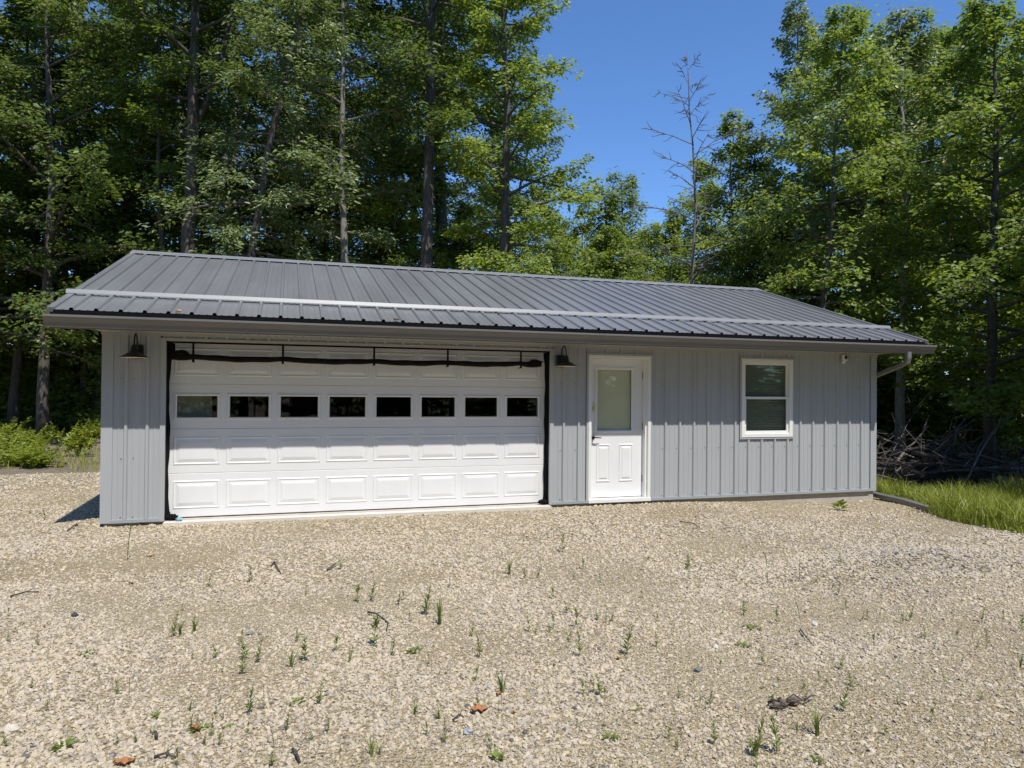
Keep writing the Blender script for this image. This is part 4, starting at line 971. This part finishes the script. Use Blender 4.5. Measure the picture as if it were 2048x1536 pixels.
tag(link('short_grass', grass_mesh(3, 16000, s_bank, .06, .18, .008), MT['grass']), 'short grass along the edge of the gravel on the right', 'grass', kind='stuff')
def s_left(rg, n):
    x = rg.uniform(-14, -.3, n); y = rg.uniform(6.2, 17, n); k = (gravel_sd(x, y) < -.02) & (vnoise(x, y, .6, 15) > .5+.2*rg.random(n)); return x[k], y[k]
tag(link('sparse_grass', grass_mesh(4, 9000, s_left, .08, .30, .012, .6), MT['grass']), 'thin patchy grass on the bare ground left of the garage', 'grass', kind='stuff')

# ---- ferns on the left
def fern_mesh(seed):
    """open clump of arching leafy stems, unit height"""
    FS = MB(); rg = np.random.default_rng(seed); LP = []; LA = []; LN = []; LS = []; LV = []
    for k in range(15):
        az = rg.uniform(0, 6.28); L_ = rg.uniform(.55, 1.15); out = rg.uniform(.15, .75); n = 16; u = np.repeat(np.linspace(.25, 1, n), 2); sd = np.tile([-1, 1], n)
        d = np.array([math.cos(az), math.sin(az)]); b0 = rg.normal(0, .22, 2); r = L_*out*u**1.4; z = L_*(u-.38*out*u**2.4)
        pos = np.stack([b0[0]+d[0]*r, b0[1]+d[1]*r, z], -1)+rg.normal(0, .025, (2*n, 3)); lat = np.stack([-d[1]*sd, d[0]*sd, np.zeros(2*n)], -1)
        ax = unit(lat+np.array([d[0], d[1], .15])*.5+rg.normal(0, .28, (2*n, 3))); nm = np.array([d[0]*.4, d[1]*.4-.4, 1.])+rg.normal(0, .4, (2*n, 3)); nm = unit(nm-ax*np.sum(nm*ax, 1, keepdims=True))
        us = np.linspace(0, 1, 6); rs = L_*out*us**1.4; FS.tube(np.stack([b0[0]*us**.3+d[0]*rs, b0[1]*us**.3+d[1]*rs, L_*(us-.38*out*us**2.4)], -1), .008, 3, False)
        LP.append(pos); LA.append(ax); LN.append(nm); LS.append(.20*np.sin(np.pi*(u*.8+.15))*rg.uniform(.6, 1.2, 2*n)+.03); LV.append(np.clip(rg.normal(rg.normal(.5, .15), .18, 2*n), 0, 1))
    V, F = quads_from_leaves(np.concatenate(LP), np.concatenate(LA), np.concatenate(LN), np.concatenate(LS), .42)
    vv = np.repeat(np.concatenate(LV), 2); k0 = len(V); tri = np.array([t_ for f in FS.f for t_ in ((f[0], f[1], f[2]), (f[0], f[2], f[3]))])+k0
    return np_mesh('fern', np.concatenate([V, np.array(FS.v)]), np.concatenate([F, tri]), np.concatenate([vv, np.full(len(tri), .2)]))
fm = [fern_mesh(i) for i in range(4)]
rg = np.random.default_rng(12)
for i in range(46):
    px = rg.uniform(-90, 92)-(20 if i % 2 else 0); py = rg.uniform(868, 926)
    if px > 60: py = rg.uniform(895, 928)
    q = onground(px, py+8); o = link('fern', fm[i % 4], MT['fern']); s = rg.uniform(.42, .70)*(.8 if py > 905 else 1); o.location = q; o.rotation_euler = (rg.normal(0, .15), rg.normal(0, .15), rg.uniform(0, 6)); o.scale = (s*1.2, s*1.2, s*rg.uniform(.7, 1))
    tag(o, 'yellow-green fern in the sunlit patch left of the garage', 'fern', 'ferns left of the garage')
for px, py in ((100, 880), (145, 862), (195, 868), (185, 880), (88, 866), (160, 905)):
    q = onground(px, py+6); o = link('fern', fm[(px) % 4], MT['weed']); s = rg.uniform(.5, .8); o.location = q; o.scale = (s, s, s*1.2); o.rotation_euler = (0, 0, px)
    tag(o, 'small green plant on the bare ground beside the left wall', 'plant', 'plants on the bare ground beside the left wall')

# ------------------------------------------------------------------ small things on the gravel
def weed_mesh(kind, seed):
    rg = np.random.default_rng(seed); LP = []; LA = []; LN = []; LS = []; LV = []; W = .3
    if kind == 'grass':
        n = 13; V = []; F = []
        for k in range(n):
            az = rg.uniform(0, 6.28); h = rg.uniform(.5, 1.0); ln = rg.uniform(.1, .75); d = np.array([math.cos(az), math.sin(az), 0]); b = np.array([-d[1], d[0], 0]); base = rg.normal(0, .03, 3)*np.array([1, 1, 0]); i0 = len(V)
            for u, w_ in ((0, .035), (.4, .04), (.75, .025)):
                c = base+d*h*ln*u**1.8+np.array([0, 0, h*(u-.2*ln*u**3)]); V += [c-b*w_/2, c+b*w_/2]
            V.append(base+d*h*ln+np.array([0, 0, h*(1-.3*ln)])); F += [(i0, i0+1, i0+3), (i0, i0+3, i0+2), (i0+2, i0+3, i0+5), (i0+2, i0+5, i0+4), (i0+4, i0+5, i0+6)]
        return np_mesh('weed', V, F, rg.uniform(.2, .9, len(F)))
    if kind in ('sprig', 'stalk'):
        n = 26 if kind == 'sprig' else 10
        u = np.sort(rg.uniform(.12 if kind == 'sprig' else .3, 1, n)); az = np.arange(n)*2.4+rg.normal(0, .3, n); bend = rg.normal(0, .12, 2)
        P = np.stack([bend[0]*u**2, bend[1]*u**2, u], -1); up_ = .5+.7*u; A = unit(np.stack([np.cos(az), np.sin(az), up_], -1)); S = (.36 if kind == 'sprig' else .16)*(1.1-.55*u)*rg.uniform(.7, 1.2, n); W = .26
    elif kind == 'low':
        n = 34; az = rg.uniform(0, 6.28, n); r = rg.uniform(0, .55, n); P = np.stack([np.cos(az)*r, np.sin(az)*r, rg.uniform(.02, .25, n)], -1); A = unit(np.stack([np.cos(az), np.sin(az), rg.uniform(.1, .8, n)], -1)); S = rg.uniform(.25, .5, n); W = .5
    elif kind == 'broad':
        n = 9; az = np.arange(n)*2.4; P = np.stack([np.cos(az)*.12, np.sin(az)*.12, rg.uniform(.1, .5, n)], -1); A = unit(np.stack([np.cos(az), np.sin(az), rg.uniform(.2, .9, n)], -1)); S = rg.uniform(.5, .8, n); W = .8
    nm = np.tile(np.array([0, 0, 1.]), (n, 1))+rg.normal(0, .25, (n, 3)); nm = unit(nm-A*np.sum(nm*A, 1, keepdims=True))
    V, F = quads_from_leaves(P, A, nm, S, W); v = np.repeat(np.clip(rg.normal(.5, .2, n), 0, 1), 2)
    if kind in ('sprig', 'stalk'):  # stem
        k0 = len(V); us = np.linspace(0, 1, 5); sv = []
        for q in us:
            for a_ in (0, 2.09, 4.19): sv.append((bend[0]*q*q+.014*math.cos(a_), bend[1]*q*q+.014*math.sin(a_), q))
        V = np.concatenate([V, sv]); sf = []
        for i in range(4):
            for j in range(3):
                a_, b_ = k0+i*3+j, k0+i*3+(j+1) % 3; sf += [(a_, b_, b_+3), (a_, b_+3, a_+3)]
        F = np.concatenate([F, np.array(sf)]); v = np.concatenate([v, np.full(len(sf), .3)])
    return np_mesh('weed', V, F, v)
WM = {(k, i): weed_mesh(k, 40+i*7+len(k)) for k in ('sprig', 'stalk', 'grass', 'low', 'broad') for i in range(3)}
S_, K_, G_, L__, B__ = 'sprig', 'stalk', 'grass', 'low', 'broad'
weeds = [(359,1271,G_,40),(388,1264,G_,40),(347,1273,S_,38),(364,1222,S_,14),(499,1163,S_,22),(612,1191,G_,16),(17,1232,S_,14),(15,1283,S_,14),(75,1290,S_,18),(65,1304,S_,14),(174,1307,L__,14),(485,1348,S_,36),(478,1290,S_,14),(490,1318,S_,32),(516,1324,S_,38),(581,1334,G_,42),(610,1321,S_,38),(595,1283,S_,24),(671,1304,S_,28),(444,1345,G_,16),(234,1389,S_,24),(258,1391,K_,32),(63,1375,S_,14),(499,1428,S_,44),(528,1418,K_,40),(593,1404,L__,16),(639,1410,S_,36),(432,1428,S_,16),(379,1423,G_,38),(381,1459,S_,26),(395,1460,L__,18),(422,1475,S_,32),(408,1488,S_,22),(439,1493,S_,22),(574,1461,S_,30),(548,1498,K_,44),(496,1464,S_,20),(656,1463,S_,22),(624,1481,S_,20),(130,1492,L__,22),(236,1488,S_,18),(10,1493,S_,24),(354,1534,S_,34),(299,1533,K_,30),(543,1533,S_,28),(311,1433,L__,12),(461,1455,L__,12),(445,1440,S_,16),
 (714,1204,S_,30),(743,1202,S_,28),(797,1209,S_,20),(807,1202,S_,16),(853,1230,S_,46),(879,1249,G_,56),(748,1293,S_,52),(785,1310,S_,24),(828,1303,L__,16),(699,1324,G_,30),(943,1274,S_,22),(959,1314,S_,36),(1018,1148,G_,40),(1050,1159,S_,20),(1076,1155,S_,16),(1125,1105,S_,30),(1046,1091,K_,24),(1134,1228,S_,22),(1154,1256,S_,32),(1058,1263,S_,26),(1071,1269,S_,16),(1107,1258,S_,26),(1100,1263,S_,14),(1195,1241,S_,18),(1212,1246,S_,12),(1224,1242,S_,14),(1160,1312,S_,40),(1140,1281,S_,14),(1254,1310,S_,48),(1313,1293,S_,24),(1315,1246,S_,16),(1200,1167,S_,16),(1147,1157,S_,12),(1167,1138,S_,18),(1296,1120,G_,14),(1374,1139,S_,26),(952,1361,S_,24),(1004,1387,G_,60),(956,1412,S_,24),(1004,1413,K_,26),(879,1438,G_,40),(830,1429,G_,34),(854,1473,S_,26),(889,1485,S_,34),(743,1511,G_,48),(760,1508,G_,24),(980,1499,S_,26),(996,1520,B__,22),(1167,1392,S_,28),(1186,1384,S_,20),(1200,1391,S_,34),(1210,1401,S_,22),(1277,1424,S_,18),(1153,1454,S_,14),(1219,1476,L__,16),(1338,1478,S_,28),(1353,1495,S_,20),(1362,1480,K_,30),(1240,1312,S_,14),
 (1488,1230,S_,24),(1554,1248,S_,24),(1505,1256,L__,16),(1379,1277,S_,14),(1486,1291,L__,14),(1601,1251,K_,42),(1526,1331,S_,26),(1440,1340,S_,18),(1692,1220,S_,18),(1725,1241,S_,16),(1735,1239,S_,18),(1805,1246,S_,20),(1821,1242,S_,26),(1760,1237,S_,10),(1747,1279,G_,22),(1850,1279,S_,20),(1913,1283,S_,20),(1974,1291,S_,24),(1964,1244,S_,24),(2006,1237,S_,16),(2042,1265,S_,30),(1683,1338,S_,24),(1638,1359,S_,16),(1700,1370,S_,22),(1706,1380,S_,18),(1557,1375,S_,18),(1526,1377,S_,16),(1610,1375,S_,14),(1652,1375,S_,16),(1686,1422,S_,40),(1795,1408,S_,14),(1863,1443,S_,26),(1889,1366,S_,16),(1962,1401,S_,18),(1632,1468,G_,66),(1594,1461,G_,26),(1515,1513,S_,62),(1508,1512,G_,46),(1554,1506,S_,58),(1428,1488,S_,38),(1399,1415,S_,20),(1420,1408,S_,22),(1772,1469,S_,20),(1634,1522,L__,16),(1512,1535,S_,26),(1355,1499,S_,18),(1971,1502,S_,14),(1376,1136,S_,18),(1472,1164,K_,26),(1535,1160,K_,42),(1599,1160,K_,36),(1681,1129,S_,18),(2042,1335,G_,34),(1678,1021,B__,22),(722,1024,K_,30),(205,1015,K_,20),(90,1040,S_,16),(60,1028,S_,10),(255,1120,K_,60)]
_rw = np.random.default_rng(77)
for _ in range(95):
    px_, py_ = _rw.uniform(20, 2040), 1130+400*_rw.random()**.8
    if vnoise(px_/200, py_/200, 1.3, 51) > .42: weeds.append((int(px_), int(py_), S_ if _rw.random() < .6 else K_, _rw.uniform(9, 20)))
WL = {S_: ('small upright green weed sprouting from the gravel', 'weed'), K_: ('thin dry stalk standing in the gravel', 'weed stalk'), G_: ('tuft of grass growing through the gravel', 'grass tuft'), L__: ('low spreading weed flat on the gravel', 'weed'), B__: ('', 'weed')}
SPEC = {(1004, 1387): 'largest grass tuft in the lower centre, beside a rust-brown fallen leaf', (1632, 1468): 'tall narrow grass tuft just right of the root clod', (1678, 1021): 'round-leaved plant in the gravel beneath the right end of the siding', (996, 1520): 'broad-leaved seedling at the bottom edge near the centre', (722, 1024): 'spindly weed growing against the garage door bottom', (1515, 1513): 'bushy tall weed at the bottom right below the root clod'}
WN = {S_: 'weed_sprig', K_: 'weed_stalk', G_: 'grass_tuft', L__: 'spreading_weed', B__: 'broadleaf_weed'}
rg = np.random.default_rng(17)
for i, (px, py, kd, hp) in enumerate(weeds):
    q = onground(px, py); dep = (q-CAM)@_fw; h = hp*1.25*dep/FPX
    o = link(WN[kd], WM[(kd, i % 3)], MT['weed']); wd = h*rg.uniform(.75, 1.2) if kd != L__ else h*1.5
    if kd == L__: wd = max(wd, .05)
    o.location = q+np.array([0, 0, -.004]); o.rotation_euler = (0, 0, rg.uniform(0, 6.28)); o.scale = (wd*.85, wd*.85, h if kd != L__ else max(h, .05)*.8)
    if (px, py) in SPEC: tag(o, SPEC[(px, py)], WL[kd][1])
    else: tag(o, WL[kd][0], WL[kd][1], {S_: 'weed sprigs in the gravel', K_: 'dry stalks in the gravel', G_: 'grass tufts in the gravel', L__: 'spreading weeds in the gravel'}[kd])
def dry_leaf(px, py, L_, rz, mat, label, name='fallen_leaf'):
    q = onground(px, py); rg = np.random.default_rng(px); m = MB(); n = 7; v_ = []
    wd = [.05, .55, .35, .75, .4, .5, .03]
    for i in range(n):
        u = i/(n-1)-.5
        for k, s in enumerate((-1, -.5, 0, .5, 1)): v_.append((u*L_, s*wd[i]*L_*.40, .012+.10*L_*abs(s)**1.5+.04*L_*math.sin(u*6+s)+rg.normal(0, .004)))
    m.add(v_, [(i*5+k, (i+1)*5+k, (i+1)*5+k+1, i*5+k+1) for i in range(n-1) for k in range(4)])
    o = m.build(name, MT[mat]); o.location = q; o.rotation_euler = (.1, .15, rz); tag(o, label, 'leaf')
dry_leaf(957, 1424, .10, .25, 'dryleaf', 'largest curled orange-brown oak leaf in the lower centre gravel')
dry_leaf(997, 1391, .05, 1.3, 'dryleaf', 'rust-brown leaf at the foot of the big grass tuft')
dry_leaf(1027, 1427, .035, .7, 'dryleaf_tan', 'small tan leaf right of the curled oak leaf')
dry_leaf(247, 1529, .085, .3, 'dryleaf', 'brown leaf at the bottom edge on the left')
dry_leaf(262, 1168, .055, .9, 'dryleaf_tan', 'orange leaf on the gravel below the left wall')
dry_leaf(300, 1113, .07, .1, 'dryleaf_tan', 'tan leaf scrap on the gravel near the left wall')
dry_leaf(390, 1460, .07, 2.0, 'dryleaf', 'brown leaf among the weeds at the lower left')
dry_leaf(1238, 1318, .05, .4, 'dryleaf_tan', 'pale tan leaf on the gravel right of centre')
def roof_bit(x, t_, label, mat='dryleaf_tan'):
    y = YE+t_*(YR-YE); p = roof_pt(x, y, .03); o = crumple((0, 0, 0), (.035, .015, .012), int(x*10)).build('leaf_litter', MT[mat]); o.location = p; tag(o, label, 'leaf litter')
roof_bit(.83, .006, 'dry leaf bit on the eave edge above the left wall'); roof_bit(3.17, .004, 'clump of dry bits on the eave above the garage door', 'clod'); roof_bit(4.62, .15, 'dry bits against the snow guard above the garage door', 'clod')
def twig(pts_px, r, label, mat='stick'):
    P = [onground(*p) for p in pts_px]; b = P[0]; m = MB(); Q = [p-b+np.array([0, 0, r+.008+.01*math.sin(i*2)]) for i, p in enumerate(P)]
    m.tube(Q, [r*(1-.5*i/len(Q)) for i in range(len(Q))], 6)
    if len(Q) > 2: m.tube([Q[1], Q[1]*.6+Q[2]*.4+np.array([.01, .03, .015])], [r*.6, r*.3], 5)
    o = m.build('twig', MT[mat], None, True); o.location = b; tag(o, label, 'twig')
twig([(736, 1228), (752, 1234), (768, 1240), (776, 1250), (774, 1264)], .007, 'hooked grey twig on the gravel in the middle foreground')
twig([(905, 1445), (920, 1438), (927, 1436)], .005, 'short dark twig left below the curled oak leaf')
twig([(135, 1064), (148, 1056), (156, 1050)], .008, 'thin twig on the gravel just left of the garage corner')
twig([(20, 1196), (50, 1190), (78, 1185)], .006, 'long twig lying at the left edge of the gravel')
twig([(542, 1135), (548, 1128), (562, 1148)], .006, 'forked twig on the gravel below the garage door')
twig([(280, 1050), (296, 1050)], .014, 'short dark stick below the left wall base')
twig([(308, 1520), (330, 1517), (352, 1518)], .006, 'thin twig at the bottom left edge')
twig([(585, 1505), (592, 1515), (600, 1528)], .007, 'dark twig at the bottom edge left of centre')
twig([(311, 1470), (314, 1484)], .007, 'short twig among the lower left weeds')
twig([(1600, 1262), (1612, 1280), (1628, 1294)], .005, 'thin twig slanting on the gravel right of centre')
twig([(655, 1142), (672, 1132)], .009, 'pale stick piece on the gravel below the garage door', 'stick_pale')
twig([(1360, 1045), (1385, 1050), (1400, 1056)], .006, 'long thin twig on the gravel below the entry door')
# root clod
q = onground(1572, 1412); t = empty('root_clod', q); tag(t, 'dark clump of tangled dry roots on the gravel at the lower right', 'root clump')
crumple((-.042, 0, .016), (.050, .028, .020), 31).build('clump', MT['clod'], t); crumple((.048, .005, .015), (.040, .024, .020), 32).build('clump', MT['clod'], t)
rg = np.random.default_rng(6)
for i in range(9):
    a = rg.uniform(0, 6.28); c = np.array([rg.uniform(-.1, .1), rg.normal(0, .02), .02]); MB().tube([c, c+np.array([math.cos(a)*.05, math.sin(a)*.03, .025]), c+np.array([math.cos(a+.5)*.10, math.sin(a+.5)*.05, .005])], [.005, .004, .002], 5).build('root', MT['stick'], t, True)
def rock(px, py, r, col, label, sq=.6):
    q = onground(px, py); o = crumple((0, 0, 0), (r, r*.75, r*sq), px, 7).build('rock', plain('rock_%d' % px, col, .8, 0, .2, 30)); o.location = q+np.array([0, 0, r*sq*.5]); o.rotation_euler = (0, 0, px); tag(o, label, 'rock')
rock(149, 1233, .030, (.06, .065, .075), 'dark slate-coloured stone on the gravel at the left')
rock(1629, 1250, .026, (.62, .58, .52), 'whitish stone right of centre beside a thin stalk')
rock(1431, 1296, .026, (.60, .55, .46), 'cream stone on the gravel below the window')
rock(936, 1467, .026, (.33, .34, .355), 'blue-grey stone below the curled oak leaf')
rock(1395, 1342, .024, (.16, .18, .19), 'dark grey stone at the right of centre')
rock(22, 1462, .034, (.58, .52, .43), 'flat buff stone at the lower left edge')
rock(500, 1268, .024, (.22, .22, .22), 'grey stone on the gravel left of centre')
